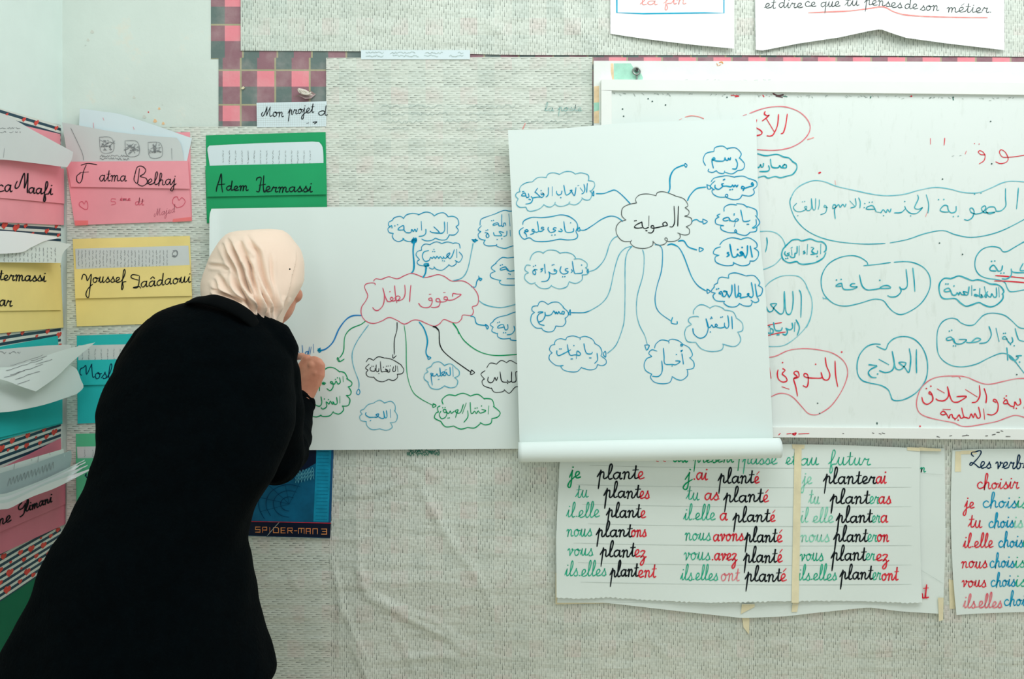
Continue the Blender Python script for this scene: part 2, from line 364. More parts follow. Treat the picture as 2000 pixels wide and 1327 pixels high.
# ---------------------------------------------------------------- single stroke cursive hand
BOWL = "0.72,0.85 0.45,1.0 0.15,0.75 0.1,0.35 0.3,0.03 0.55,0.2"
GL = {
'a': (1.0, BOWL+" 0.73,0.75 0.75,1.0 0.75,1.0 0.74,0.35 0.82,0.03 1.0,0.15"),
'b': (0.95, "0,0.15 0.3,0.9 0.45,1.9 0.3,2.3 0.18,1.9 0.18,0.4 0.35,0 0.6,0.25 0.62,0.8 0.5,1.0 0.62,0.85 0.95,0.9"),
'c': (0.85, "0.7,0.8 0.45,1.0 0.15,0.7 0.15,0.3 0.4,0.0 0.85,0.15"),
'd': (1.02, BOWL+" 0.73,0.8 0.76,2.0 0.76,2.0 0.75,0.35 0.85,0.03 1.02,0.15"),
'e': (0.85, "0,0.15 0.35,0.35 0.62,0.7 0.5,1.0 0.25,0.9 0.15,0.45 0.35,0.02 0.85,0.18"),
'f': (0.8, "0,0.15 0.35,0.8 0.55,1.8 0.42,2.3 0.28,1.9 0.25,0.3 0.22,-1.0 0.35,-1.25 0.45,-0.8 0.35,0 0.8,0.15"),
'g': (1.0, BOWL+" 0.73,0.75 0.75,1.0 0.74,-0.8 0.55,-1.25 0.3,-0.95 0.6,-0.3 1.0,0.15"),
'h': (1.0, "0,0.15 0.35,1.1 0.45,2.0 0.3,2.3 0.2,1.9 0.18,0 0.18,0 0.25,0.6 0.5,1.0 0.68,0.8 0.68,0.25 0.8,0.02 1.0,0.15"),
'i': (0.55, "0,0.15 0.25,0.95 0.25,1.0 0.24,0.3 0.34,0.02 0.55,0.15|0.3,1.55"),
'j': (0.6, "0,0.15 0.3,1 0.3,1 0.28,-0.8 0.12,-1.25 -0.1,-1.0 0.1,-0.4 0.6,0.15|0.34,1.55"),
'l': (0.62, "0,0.15 0.35,1.0 0.48,1.9 0.36,2.3 0.22,1.9 0.2,0.4 0.35,0.02 0.62,0.15"),
'm': (1.35, "0,0.75 0.15,1.0 0.25,0.8 0.22,0 0.22,0 0.3,0.7 0.5,1.0 0.62,0.8 0.6,0 0.6,0 0.68,0.7 0.88,1.0 1.02,0.75 1.0,0.25 1.12,0.02 1.35,0.15"),
'n': (0.98, "0,0.75 0.15,1 0.25,0.8 0.22,0 0.22,0 0.3,0.7 0.52,1 0.67,0.75 0.65,0.25 0.76,0.02 0.98,0.15"),
'o': (0.9, "0.5,1.0 0.2,0.85 0.1,0.45 0.3,0.02 0.6,0.2 0.68,0.65 0.5,1.0 0.42,0.85 0.6,0.78 0.9,0.85"),
'p': (0.95, "0,0.3 0.3,1.1 0.3,1.1 0.24,-1.45|0.26,0.4 0.4,0.95 0.6,1.0 0.66,0.7 0.66,0.2 0.78,0.02 0.98,0.2"),
'q': (1.0, BOWL+" 0.73,0.75 0.75,1.0 0.75,1.0 0.74,-1.3|0.74,0 1.0,0.2"),
'r': (0.82, "0,0.3 0.2,1.0 0.3,0.85 0.6,0.9 0.6,0.9 0.5,0.3 0.6,0.02 0.85,0.15"),
's': (0.75, "0,0.1 0.35,0.75 0.42,1.1 0.45,0.85 0.65,0.4 0.55,0.05 0.3,0.02 0.22,0.15|0.6,0.08 0.78,0.15"),
't': (0.65, "0,0.15 0.3,0.9 0.33,1.75 0.33,1.75 0.3,0.35 0.42,0.02 0.65,0.15|0.05,1.2 0.6,1.25"),
'u': (0.95, "0,0.15 0.2,1 0.2,1 0.18,0.35 0.32,0.02 0.52,0.2 0.65,1 0.65,1 0.64,0.3 0.74,0.02 0.95,0.15"),
'v': (0.85, "0,0.75 0.15,1 0.28,0.8 0.35,0.05 0.35,0.05 0.6,0.6 0.62,1 0.55,0.9 0.7,0.8 0.9,0.85"),
'z': (0.85, "0,0.8 0.25,1 0.6,0.85 0.15,0.05 0.15,0.05 0.45,0.2 0.6,-0.2 0.55,-0.9 0.3,-1.2 0.15,-0.9 0.5,-0.3 0.85,0.1"),
'M': (1.75, "0.15,0.95 -0.05,0.6 0.1,0.05 0.4,0.5 0.7,2.0 0.7,2.0 0.75,1.2 0.8,0.3 0.8,0.3 1.05,1.3 1.25,2.0 1.25,2.0 1.3,0.5 1.45,0.05 1.75,0.3"),
'L': (1.25, "0.1,1.6 0.0,2.0 0.4,2.3 0.75,2.5 1.0,2.3 0.8,1.6 0.4,0.5 0.05,0.3 0.0,0.0 0.35,0.1 0.8,0.0 1.25,0.3"),
'S': (1.15, "0.9,2.1 0.3,2.2 0.1,1.7 0.45,1.4 0.95,1.6 0.95,0.5 0.5,0.0 0.05,0.1|0.95,0.4 1.2,0.1"),
'B': (1.35, "0.45,2.1 0.4,1.2 0.35,0.2 0.05,0.1 0.1,0.7|0.2,1.7 0.7,2.3 1.05,1.9 0.85,1.3 0.5,1.1 1.1,0.9 1.1,0.2 0.7,-0.1 0.4,0.1"),
'.': (0.4, "0.2,0.12"), '|': (0.3, "0.15,2.2 0.1,-1.0"), '-': (0.5, "0.1,0.5 0.4,0.5"),
}
def acc(g, extra): return (GL[g][0], GL[g][1]+'|'+extra)
GL['é'] = acc('e', "0.35,1.35 0.65,1.75"); GL['è'] = acc('e', "0.3,1.7 0.5,1.35"); GL['â'] = acc('a', "0.2,1.4 0.45,1.75 0.7,1.4")
GP = {k: (v[0], [[(float(a.split(',')[0]), float(a.split(',')[1])) for a in s.split()] for s in v[1].split('|') if s.strip()]) for k, v in GL.items() if k != '|'}
GP['|'] = (0.3, [[(0.15, 2.2), (0.1, -1.0)]])
def cursive(word, x0, x1, y0, xh, y1=None, slant=0.10, xh1=None):
    if y1 is None: y1 = y0
    if xh1 is None: xh1 = xh
    W = sum(0.6 if ch == ' ' else GP[ch][0] for ch in word); cx = 0; out = []
    for ch in word:
        if ch == ' ': cx += 0.6; continue
        adv, sts = GP[ch]; jy = random.uniform(-.05, .05); jh = random.uniform(.94, 1.06)
        for st in sts:
            q = []
            for gx, gy in st:
                t = (cx+gx)/W; h = xh+(xh1-xh)*t
                q.append((x0+t*(x1-x0)+slant*gy*h, y0+(y1-y0)*t-(gy*jh+jy)*h))
            out.append(q)
        cx += adv
    return out
def scribble_lines(x0, y0, x1, y1, n, step=3, amp=1.6, vertical=False, gap=0.2):
    """rows of small illegible print / handwriting"""
    out = []
    for i in range(n):
        f = (i+0.5)/n
        a = 0.0
        while a < 1:
            ln = random.uniform(0.1, 0.35); b = min(1, a+ln); q = []
            length = (y1-y0 if vertical else x1-x0)*(b-a); m = max(3, int(abs(length)/step*1.6))
            for j in range(m+1):
                t = a+(b-a)*j/m; o = amp*(random.random()-.5)*2
                q.append((x0+(x1-x0)*f+o, y0+(y1-y0)*t) if vertical else (x0+(x1-x0)*t, y0+(y1-y0)*f+o))
            if m > 1: out.append(q)
            a = b+random.uniform(.03, gap)
    return out

# ================================================================ the setting
X1, YB, ZT = 2.6, -4.4, 3.5
struct(box('wall_main', (XL-0.12, 0, 0), (X1, 0.12, ZT), wall_m))
struct(box('wall_left', (XL-0.12, YB, 0), (XL, 0.0, ZT), wall_l))
struct(box('floor', (XL-0.12, YB, -0.06), (X1, 0.12, 0), floor_m))

def ridge(px, py, lines):
    v = 0
    for pts, amp, wd in lines:
        best = 1e9; tt = 0; n = len(pts)-1
        for i in range(n):
            ax, ay = pts[i]; bx, by = pts[i+1]
            dx, dy = bx-ax, by-ay; t = max(0, min(1, ((px-ax)*dx+(py-ay)*dy)/(dx*dx+dy*dy)))
            d = math.hypot(px-ax-dx*t, py-ay-dy*t)
            if d < best: best = d; tt = (i+t)/n
        if best < wd*4: v += 1.35*amp*math.exp(-(best/wd)**2)*math.sin(math.pi*min(1, max(0, tt*0.9+0.05)))
    return v
def wrk(y, lines=(), a=0.0006):
    def f(px, py, lift=0):
        d = a*(1+math.sin(px/37+py/61)*math.sin(py/43-px/90)) + ridge(px, py, lines)
        return P(px, py, y-lift-d)
    return f
# wall coverings: plastic cloth turned print side in, and print side out
def cov(name, label, shape, surf, mat, nu, nv):
    o = sheet(name, *shape, surf, mat, nu, nv, 0.0004)
    return tag(o, label, 'tablecloth')
cov('plastic_tablecloth', 'pink and grey chequered plastic cloth, running down the wall under the top covering', rect(412, -300, 2200, 115), flat(-0.0012), ging_a, 4, 4)
cov('plastic_tablecloth', 'pink and grey chequered plastic cloth, lower piece around the knot of thread', rect(427, 113, 1175, 330), flat(-0.0020), ging_b, 4, 4)
cov('plastic_tablecloth', 'chequered plastic cloth strip, print side out, above the white board panel', rect(1150, 112, 2200, 126), flat(-0.0024), gingham('chequered_cloth_strip', 1155, 92, 68), 4, 2)
W1L = [([(930, 30), (975, 60), (1010, 112)], .003, 9), ([(1060, -20), (1120, 50), (1180, 105)], .0025, 12), ([(740, 80), (850, 72), (940, 84)], .002, 8), ([(560, 70), (640, 60), (720, 85)], .0015, 9), ([(1150, 0), (1180, 60), (1230, 100)], .002, 9)]
cov('plastic_tablecloth', 'white dashed plastic cloth with upright dashes along the top of the wall',
    ([(470, -300), (2200, -300)], [(2200, -300), (2200, 112)], [(470, 99), (760, 101), (1000, 107), (1500, 108), (2200, 112)], [(470, -300), (470, 99)]), wrk(-0.004, W1L), dash_v, 230, 50)
W2L = [([(1100, 118), (1140, 128), (1157, 133)], .0015, 4), ([(930, 200), (935, 300), (930, 400)], .001, 5)]
cov('plastic_tablecloth', 'white dashed plastic cloth with level dashes, middle piece left of the white board',
    ([(637, 113), (900, 112), (1157, 111)], [(1157, 111), (1157, 858)], [(637, 858), (1157, 858)], [(637, 113), (637, 858)]), wrk(-0.005, W2L), dash_h, 70, 80)
W3L = [([(560, 1110), (580, 1150), (600, 1165)], .002, 5), ([(500, 1210), (570, 1200), (640, 1212)], .0015, 6), ([(385, 260), (390, 420), (392, 640)], .001, 4)]
cov('plastic_tablecloth', 'white dashed plastic cloth with level dashes behind the name pockets and the woman',
    ([(131, 249), (640, 246)], [(640, 246), (645, 1500)], [(131, 1500), (645, 1500)], [(131, 249), (131, 1500)]), wrk(-0.0055, W3L), dash_h, 80, 160)
W4L = [([(695, 1100), (715, 1165), (790, 1205), (880, 1250), (930, 1290)], .0045, 8), ([(700, 1140), (760, 1180), (850, 1215), (960, 1290)], .003, 6),
       ([(815, 935), (835, 980), (880, 1060), (930, 1130)], .0035, 10), ([(670, 975), (760, 955), (815, 935)], .0025, 6), ([(700, 880), (697, 1000), (700, 1120), (720, 1135), (900, 1140)], .002, 8),
       ([(650, 1150), (690, 1240), (735, 1330)], .003, 7), ([(670, 1230), (720, 1330), (735, 1380)], .003, 6), ([(755, 1200), (800, 1290), (820, 1330)], .002, 8), ([(920, 880), (918, 1100), (1000, 1260)], .002, 9),
       ([(1150, 1290), (1260, 1240), (1350, 1320)], .002, 10), ([(700, 1300), (860, 1280), (930, 1300)], .003, 10), ([(770, 880), (850, 930), (870, 940)], .002, 9),
       ([(1500, 1250), (1600, 1290), (1760, 1260)], .0015, 12), ([(1400, 1230), (1450, 1290), (1470, 1330)], .002, 8), ([(645, 1080), (665, 1170), (660, 1300)], .003, 6)]
cov('plastic_tablecloth', 'white dashed plastic cloth with upright dashes, wrinkled, below the charts and white board',
    ([(641, 860), (2200, 850)], [(2200, 850), (2200, 1500)], [(645, 1500), (2200, 1500)], [(641, 860), (645, 1500)]), wrk(-0.0050, W4L, 0.0008), dash_v, 330, 140)
t = sheet('plain_strip', *rect(705, 98, 918, 116), flat(-0.0075), paper_blue, 4, 2); tag(t, 'narrow plain white strip taped over the chequered edge', 'strip')
ink(scribble_lines(715, 100, 905, 112, 2, 4, 2.0), flat(-0.0079), 0.8, FAINT, t, 'faint_writing')
# faint writing showing through / smudges on the middle cloth
o_ = [o for o in C.objects if o.name.startswith('plastic_tablecloth')]
mid = o_[4]; low = o_[6]
ink(cursive('la poste', 1063, 1137, 217, 7), flat(-0.0068), 1.0, inkm('bleached_teal_ink', (135, 185, 180), (180, 205, 200)), mid, 'faint_writing')
ink(scribble_lines(745, 200, 1120, 260, 4, 6, 3, gap=.5), flat(-0.0068), 0.8, FAINT, mid, 'faint_writing')
ink([[(1026, 241), (1021, 252)]], flat(-0.0069), 2.2, SR, mid, 'pen_mark')
ink(scribble_lines(795, 879, 858, 889, 3, 3, 3.2, gap=.05), flat(-0.0098), 1.5, SG, low, 'smudged_writing')

# knot of thread stuck through the chequered cloth
kn = thing('thread_knot', 'small knotted wad of white thread and torn paper on the chequered cloth', 'string', P(596, 183, -0.012))
pts = []; rr = random.Random(5)
cu = bpy.data.curves.new('thread', 'CURVE'); cu.dimensions = '3D'; cu.bevel_depth = 0.0016; cu.bevel_resolution = 2
for k in range(4):
    sp = cu.splines.new('NURBS'); n = 14; sp.points.add(n-1); sp.use_endpoint_u = True
    for i in range(n):
        a = i*0.95+k*1.3; r = 10+rr.uniform(-3, 3)
        v = P(594+r*1.15*math.cos(a)+rr.uniform(-2, 2), 180+r*0.55*math.sin(a*1.1), -0.009-rr.uniform(0, 0.012)); sp.points[i].co = (*v, 1)
tc = bpy.data.objects.new('tmp', cu); C.objects.link(tc); tm = bpy.data.meshes.new_from_object(tc.evaluated_get(bpy.context.evaluated_depsgraph_get())); bpy.data.objects.remove(tc)
th = bpy.data.objects.new('thread', tm); C.objects.link(th); tm.materials.clear(); tm.materials.append(simple('cotton_thread', (226, 218, 206), 0.9)); setparent(th, kn)
bm = bmesh.new()
vs = [bm.verts.new(P(x, y, z)) for x, y, z in [(571, 189, -.006), (583, 186, -.012), (596, 193, -.016), (608, 192, -.010), (617, 184, -.006), (608, 178, -.013), (594, 183, -.018)]]
cv = bm.verts.new(P(595, 188, -.004))
for i in range(7): bm.faces.new((vs[i], vs[(i+1) % 7], cv))
me = bpy.data.meshes.new('torn_paper'); bm.to_mesh(me); bm.free(); tp = bpy.data.objects.new('torn_paper', me); C.objects.link(tp); me.materials.append(simple('torn_scrap', (200, 178, 178), 0.8)); setparent(tp, kn)
for gx, gy, gs, gm in ((303, 236, 4, 'a'), (300, 247, 3, 'a'), (319, 241, 3, 'a'), (311, 212, 2.5, 'a'), (290, 219, 1.5, 'b'), (282, 228, 4, 'c'), (180, 62, 4, 'c'), (172, 78, 3, 'c'), (262, 190, 3, 'c')):
    g_ = prism('plaster_chip', [(gx-gs, gy+gs*.6), (gx-gs*.3, gy-gs), (gx+gs*.5, gy-gs*.6), (gx+gs, gy+gs*.5), (gx, gy+gs)], -0.0001, -0.0006, {'a': simple('peach_stain', (244, 196, 150), .8), 'b': R_, 'c': simple('bare_plaster', (214, 216, 206), .9)}[gm]); setparent(g_, bpy.data.objects['wall_main'])
ch = prism('plaster_chip', [(473, 171), (476, 169), (479, 172), (475, 175), (472, 174)], -0.004, -0.007, tape); tag(ch, 'tiny crumb of peach glue on the chequered cloth', 'glue spot')

# ================================================================ papers above the board
def paper_thing(name, label, cat, shape, surf, mat, nu=30, nv=22, th=0.0005, mode=1, group=None, ragged=0):
    o = sheet(name, *shape, surf, mat, nu, nv, th, None, mode, ragged); tag(o, label, cat, group); return o
s_ = lambda px, py, lift=0: P(px, py, -0.0085-lift-0.010*max(0, min(1, (py+60)/155))**2*(0.3+0.7*abs(math.sin((px-1192)/154))))
fin = paper_thing('paper_sheet', 'white sheet with a cyan frame around pink writing, top of the wall', 'poster', ([(1192, -330), (1434, -330)], [(1434, -330), (1434, 95)], [(1192, 66), (1260, 76), (1350, 87), (1434, 95)], [(1192, -330), (1192, 66)]), s_, paper_bright, 24, 40)
ink(parse("268,-900 268,120 520,130 800,126 1100,122 1288,124 1292,-900", 1150, 0, 4.878), s_, 2.3, CY, fin, 'drawn_frame', sm=False)
ink(cursive('la', 1250, 1284, 9, 8)+cursive('fin', 1296, 1340, 8, 9), s_, 1.6, SR, fin)
def ms(px, py, lift=0):
    k = max(0, min(1, (py+80)/180))**2
    return P(px, py, -0.0085-lift-k*(0.006+0.020*math.exp(-((px-1718)/85)**2)))
met = paper_thing('paper_sheet', 'white sheet with a curling lower edge and grey cursive line underlined in salmon', 'poster',
    ([(1470, -330), (1960, -330)], [(1960, -330), (1962, 98)], [(1476, 97), (1488, 99), (1560, 85), (1640, 73), (1700, 60), (1720, 57), (1745, 66), (1770, 74), (1850, 85), (1962, 98)], [(1470, -330), (1476, 97)]), ms, paper_bright, 70, 36)
for wd, a, b2, y, yy in (('et', 1493, 1515, 16, 16), ('dire', 1520, 1568, 15, 15), ('ce', 1571, 1594, 13, 13), ('que', 1602, 1641, 13, 13), ('tu', 1650, 1678, 11, 11), ('penses', 1688, 1762, 8, 16), ('de', 1766, 1793, 17, 18), ('son', 1797, 1834, 20, 21), ('métier.', 1849, 1938, 23, 25)):
    ink(cursive(wd, a, b2, y, 9.5, yy), ms, 1.5, GK, met)
ink(parse("470,90 590,85 750,78 900,60 1000,48 1080,85 1180,108 1400,120 1740,125", 1450, 0, 3.636), ms, 2.4, SR, met, 'underline')

mp = lambda px, py, lift=0: P(px, py, -0.0072-lift)
mon = paper_thing('paper_strip', 'squared paper strip with black cursive heading under the chequered cloth', 'paper', quad((501, 201), (638, 198), (637, 247), (502, 249)), mp, paper_blue, 6, 4)
grid = [[(501+i*4.4, 201), (501+i*4.4, 247)] for i in range(1, 31)]+[[(502, 202+i*4.2), (637, 200+i*4.2)] for i in range(1, 11)]
ink(grid, mp, 0.35, BP, mon, 'printed_grid', sm=False, lift=0.0003)
ink(cursive('Mon', 511, 554, 228, 9.5)+cursive('projet', 562, 613, 224, 9.5, 220)+cursive("d", 620, 640, 225, 9), mp, 1.5, BK, mon)
ink([[(599, 241), (603, 240)], [(611, 239), (619, 238), (614, 242)]], mp, 1.6, BK, mon, 'pen_mark')

# ================================================================ name pockets on the main wall
def printed_columns(x0, y0, x1, y1, n, parent, surf, mat=GY, w=0.8, nm='printed_text'):
    ink(scribble_lines(x0, y0, x1, y1, n, 2.2, 1.0, True, 0.12), surf, w, mat, parent, nm, sm=False)
def pocket(label, back, pock, flapy, mat, matp, yb=-0.0075, group='folded card name pockets', surf=flat):
    (a, b2, c, d) = back; e = thing('name_pocket', label, 'card pocket', surf(yb)((c[0]+d[0])/2, (c[1]+d[1])/2))
    sheet('back_panel', *quad(a, b2, c, d), surf(yb), mat, 8, 8, 0.0006, e)
    (p, q, r, s) = pock; f0, f1 = flapy
    sheet('pocket', *quad((p[0], p[1]+8), (q[0], q[1]+8), r, s), surf(yb-0.0022 if surf is flat else yb+0.0022), matp, 8, 8, 0.0006, e)
    sf = (lambda px, py, lift=0: P(px, py, yb-0.0040-lift-0.0030*max(0, (py-p[1])/60))) if surf is flat else (lambda px, py, lift=0: L(px, py, yb+0.0035+lift+0.0015*max(0, (py-p[1])/60)))
    sheet('folded_flap', *quad(p, q, f1, f0), sf, mat, 8, 8, 0.0006, e)
    return e, sf
# pink pocket
pk, sf = pocket('pink card name pocket with two pen hearts, left of the green pocket', ((150, 262), (371, 258), (375, 432), (146, 440)), ((129, 316), (367, 314.5), (374, 432), (146, 440)), ((139, 365), (371, 369)), pink, pink)
k4 = 4.424
ink(parse("700,632 760,616 838,628|745,628 720,690 710,750 690,785 665,770 664,725 695,700|690,695 765,690", 0, 180, k4)+cursive('atma', 193, 247, 354, 11.5)+parse("1205,660 1195,740 1185,790 1158,760 1165,715|1165,715 1185,650 1225,640 1258,670 1245,705 1210,728 1262,745 1270,785 1230,812 1190,795", 0, 180, k4)+cursive('elhaj', 287, 344, 361, 10.5), sf, 1.6, BK, pk, label='black cursive name')
pf = flat(-0.0097)
ink(parse("1000,925 965,922 962,945 992,948 998,965 962,975", 0, 180, k4)+cursive('ème', 234, 255, 392, 4.5)+cursive('dt', 263, 281, 401, 6.5), pf, 1.1, PK, pk, label='small red class note')
ink(parse("725,1010 690,985 685,960 710,945 727,968 742,940 758,965 755,1010 725,1012|1530,1000 1492,960 1500,915 1530,905 1546,935 1572,912 1600,945 1575,985 1530,1000", 0, 180, k4), pf, 1.2, PK, pk, 'drawn_heart')
ink(cursive('Majed', 301, 342, 424, 7, 414), pf, 0.7, inkm('pencil_on_pink', (190, 110, 125), (215, 130, 142)), pk)
for q_ in (quad((146, 431), (172, 431), (172, 440), (147, 441)), quad((338, 428), (373, 424), (374, 432), (337, 434))): sheet('tape', *q_, flat(-0.0105), peach, 3, 3, 0.0002, pk)
wf = lambda px, py, lift=0: P(px, py, -0.0086-lift-0.016*max(0, (315-py)/80))
ws = paper_thing('worksheet', 'bluish white worksheet leaning out behind the grey one in the pink pocket', 'paper', ([(156, 212), (200, 218), (249, 227), (375, 270)], [(375, 270), (362, 330)], [(150, 330), (362, 330)], [(156, 212), (150, 330)]), lambda px, py, lift=0: P(px, py, -0.0082-lift-0.006*max(0, (315-py)/80)), paper_blue, 20, 12)
ink([[(201, 230), (203, 235)], [(182, 240), (183, 250)], [(260, 248), (262, 253)]], lambda px, py, lift=0: P(px, py, -0.0090-lift-0.006*max(0, (315-py)/80)), 1.3, PR, ws, 'pen_mark')
ws = paper_thing('worksheet', 'grey worksheet with three small printed drawings in the pink pocket', 'paper', ([(121, 239), (170, 248), (226, 258), (300, 266), (345, 269)], [(345, 269), (354, 285), (362, 325)], [(135, 325), (362, 325)], [(121, 239), (135, 325)]), lambda px, py, lift=0: wf(px, py, lift+0.0005), paper_grey, 24, 14)
dsk = []
for cx, cy in ((208, 283), (258, 290), (303, 293)):
    for k in range(26):
        a = rr.uniform(0, 6.28); r1 = rr.uniform(2, 12); x, y = cx+r1*math.cos(a), cy+r1*0.95*math.sin(a)
        dsk.append([(x, y), (x+rr.uniform(-6, 6), y+rr.uniform(-3, 3)), (x+rr.uniform(-6, 6), y+rr.uniform(-5, 5))])
    dsk.append([(cx-14, cy-15), (cx+10, cy-13), (cx+13, cy+12), (cx-10, cy+14), (cx-14, cy-15)])
ink(dsk, lambda px, py, lift=0: wf(px, py, lift+0.0008), 0.9, GY, ws, 'printed_drawing')
ink(scribble_lines(195, 302, 252, 313, 2, 3, 2.2, gap=.04), lambda px, py, lift=0: wf(px, py, lift+0.0008), 0.9, GY, ws, 'printed_text')
ink([[(138, 250), (150, 275), (161, 300), (163, 313)], [(335, 290), (336, 312)]], lambda px, py, lift=0: wf(px, py, lift+0.0008), 0.9, GY, ws, 'printed_line')
# green pocket
gp, sf = pocket('bright green card name pocket above the chart the woman writes on', ((402, 264.5), (636, 258), (639, 425), (404, 436)), ((401, 324), (637, 318.5), (639, 425), (404, 436)), ((404.5, 384.5), (638.5, 380)), green, green)
k5 = 5.307
ink(parse("225,765 230,720 255,650 275,580 280,620 280,700 290,772|225,765 240,700|240,695 312,688", 380, 230, k5)+cursive('dem', 441, 485, 372, 9)+parse("640,650 650,625 690,622 680,700 668,765 640,762|718,600 712,700 718,765 735,768|670,700 735,690", 380, 230, k5)+cursive('ermassi', 517, 610, 375, 10), sf, 2.0, BK, gp, label='black cursive name')
gw = lambda px, py, lift=0: P(px, py, -0.0084-lift-0.004*max(0, (320-py)/40))
ws = paper_thing('worksheet', 'white worksheet with sideways print in the green pocket', 'paper', ([(409, 284.5), (500, 280), (615, 276.5), (623, 277.5)], [(623, 277.5), (630.6, 290), (632, 330)], [(411, 332), (632, 330)], [(409, 284.5), (404.5, 290), (411, 332)]), gw, paper_blue, 18, 10)
printed_columns(430, 294, 612, 320, 15, ws, lambda px, py, lift=0: gw(px, py, lift+.0004))
# yellow pocket
yp, sf = pocket('yellow card name pocket behind the woman, with a crescent logo sheet', ((142, 467), (371, 461), (377, 630), (150, 638)), ((145, 526), (371, 518), (377, 630), (150, 638)), ((147, 583.5), (375, 578)), yellow, yellow)
ink(parse("705,470 720,425 745,440 755,480 785,425|790,425 780,520 765,625 742,600 760,550 800,510", 0, 440, k4)+cursive('oussef', 180, 246, 552, 10.5)+parse("1200,435 1145,428 1135,455 1195,475|1205,440 1200,500 1185,540 1150,540 1200,530 1215,545", 0, 440, k4)+cursive('aâdaoui', 274, 373, 562, 11, 551), sf, 1.9, BK, yp, label='black cursive name')
yw = lambda px, py, lift=0: P(px, py, -0.0086-lift)
ws = paper_thing('worksheet', 'grey worksheet with a printed crescent in the yellow pocket', 'paper', quad((147, 486), (368, 480), (371, 526), (149, 534)), yw, paper_grey, 8, 6)
printed_columns(150, 489, 330, 522, 26, ws, yw, GY)
ink(parse("1495,222 1525,222 1533,250 1515,272 1490,268", 0, 440, k4), yw, 2.2, GY, ws, 'printed_crescent'); ink(parse("1508,228 1490,240 1495,262 1515,262", 0, 440, k4), yw, 0.9, GY, ws, 'printed_crescent')
# turquoise pocket
tq, sf = pocket('turquoise card name pocket beside the woman\'s shoulder', ((150, 656), (385, 648), (388, 820), (151.5, 828)), ((152, 704), (385, 698), (388, 820), (151.5, 828)), ((153, 753), (386, 748)), turq, turq)
ink(parse("705,412 692,400 695,360 722,345 742,330 748,405 790,322 792,330 800,425 815,425", 0, 640, 4.423)+cursive('osleh', 184, 246, 740, 12), sf, 1.7, NV, tq, label='dark cursive name')
ws = paper_thing('worksheet', 'grey printed worksheet tucked in the turquoise pocket on the main wall', 'paper', quad((153, 675), (380, 670), (380, 708), (153, 712)), yw, paper_grey, 6, 4)
printed_columns(155, 682, 376, 703, 18, ws, yw)
# mint pocket
mn, sf = pocket('mint green card pocket low on the wall beside the coat', ((148, 848), (380, 842), (384, 1030), (150, 1036)), ((148, 896), (382, 890), (384, 1030), (150, 1036)), ((150, 985), (383, 980)), mint, mint)
ink(parse("735,1285 745,1262 745,1290 770,1310 800,1298 790,1275 768,1285", 0, 640, 4.423), sf, 1.8, NV, mn)
ws = paper_thing('worksheet', 'pale worksheet tucked in the mint green pocket', 'paper', quad((150, 873), (380, 868), (380, 900), (152, 904)), yw, paper_grey, 6, 4)
printed_columns(158, 879, 376, 893, 14, ws, yw)

# ================================================================ left wall: striped wrap, pockets, loose sheets
wr = tag(sheet('wrapping_paper', *quad((-200, 155), (119, 245), (119, 1096), (-200, 1310)), leftw(0.0015), wrap_m, 20, 20, 0.0004), 'striped wrapping paper with red hearts covering the left wall', 'wrapping paper')
hb = [(0, -.5), (.18, -.3), (.42, -.12), (.5, .12), (.42, .38), (.22, .5), (.06, .42), (0, .25), (-.06, .42), (-.22, .5), (-.42, .38), (-.5, .12), (-.42, -.12), (-.18, -.3)]
for i, (hx, hy, hs) in enumerate([(13.5, 224, 6), (47, 234, 8), (71, 240.5, 10), (110, 250.5, 8), (9, 441, 13), (31.6, 445.6, 14), (50, 442, 8), (91.5, 452, 9), (64, 457, 6), (110, 443, 7), (114, 460, 7), (18, 651, 10), (44, 651, 8), (72, 657, 6), (93, 648, 9), (115, 655, 11), (8.6, 666, 6), (117, 675, 7), (86, 840, 9), (106, 845, 12), (54, 852, 10), (70.5, 855, 5), (91, 854, 9), (24, 862, 11), (3, 877, 13), (16, 880, 6), (32, 876, 9), (52, 871, 10), (78, 866, 8),
        (113, 1036, 9), (99, 1048, 8), (80, 1052, 5), (85, 1066, 12), (61, 1073, 13), (40, 1080, 10), (7, 1088, 12), (71, 1087, 9), (96, 1083, 12), (78, 1095, 8), (47, 1094, 9), (21, 1099, 6), (1, 1114, 10), (42, 1111, 5), (19, 1120, 15), (53, 1118, 13), (65, 1124, 9), (39, 1137, 9), (14, 1153, 15), (1, 1139, 9)]):
    h = toobj('printed_heart', [L(hx+a*hs*0.95+b2*hs*0.2, hy-b2*hs*1.1-a*hs*0.25, 0.0022) for a, b2 in hb], [tuple(range(len(hb)))], heart_m); setparent(h, wr)
tag(sheet('card_sheet', *quad((-120, 1215), (119, 1080), (119, 1420), (-120, 1560)), leftw(0.001), dgreen, 6, 6), 'plain dark green card low on the left wall behind the coat', 'card')
def lpocket(label, back, pock, flapy, mat, off=0.004):
    return pocket(label, back, pock, flapy, mat, mat, off, 'g', leftw)
lp1, sf = lpocket('pink card name pocket on the left wall under a leaning white sheet', ((-28, 228), (118, 262), (120, 440), (-28, 433)), ((-28, 303), (125, 330), (125, 440), (-28, 433)), ((-28, 384), (126, 398)), pink)
ink(cursive('ca', -6, 24, 374, 13.5, 375)+parse("150,770 132,812 140,832 165,815 185,760 212,700 215,780 212,830 235,760 242,700 242,780 238,860 245,868", 0, 180, k4)+cursive('aafi', 55, 103, 377, 11.5, 381), sf, 2.2, BK, lp1, label='bold black cursive name')
lp2, sf = lpocket('yellow card name pocket on the left wall under a curled sheet', ((-28, 505), (118, 512), (124, 640), (-28, 654)), ((-28, 508), (118, 516), (124, 640), (-28, 654)), ((-28, 608), (120, 606)), yellow)
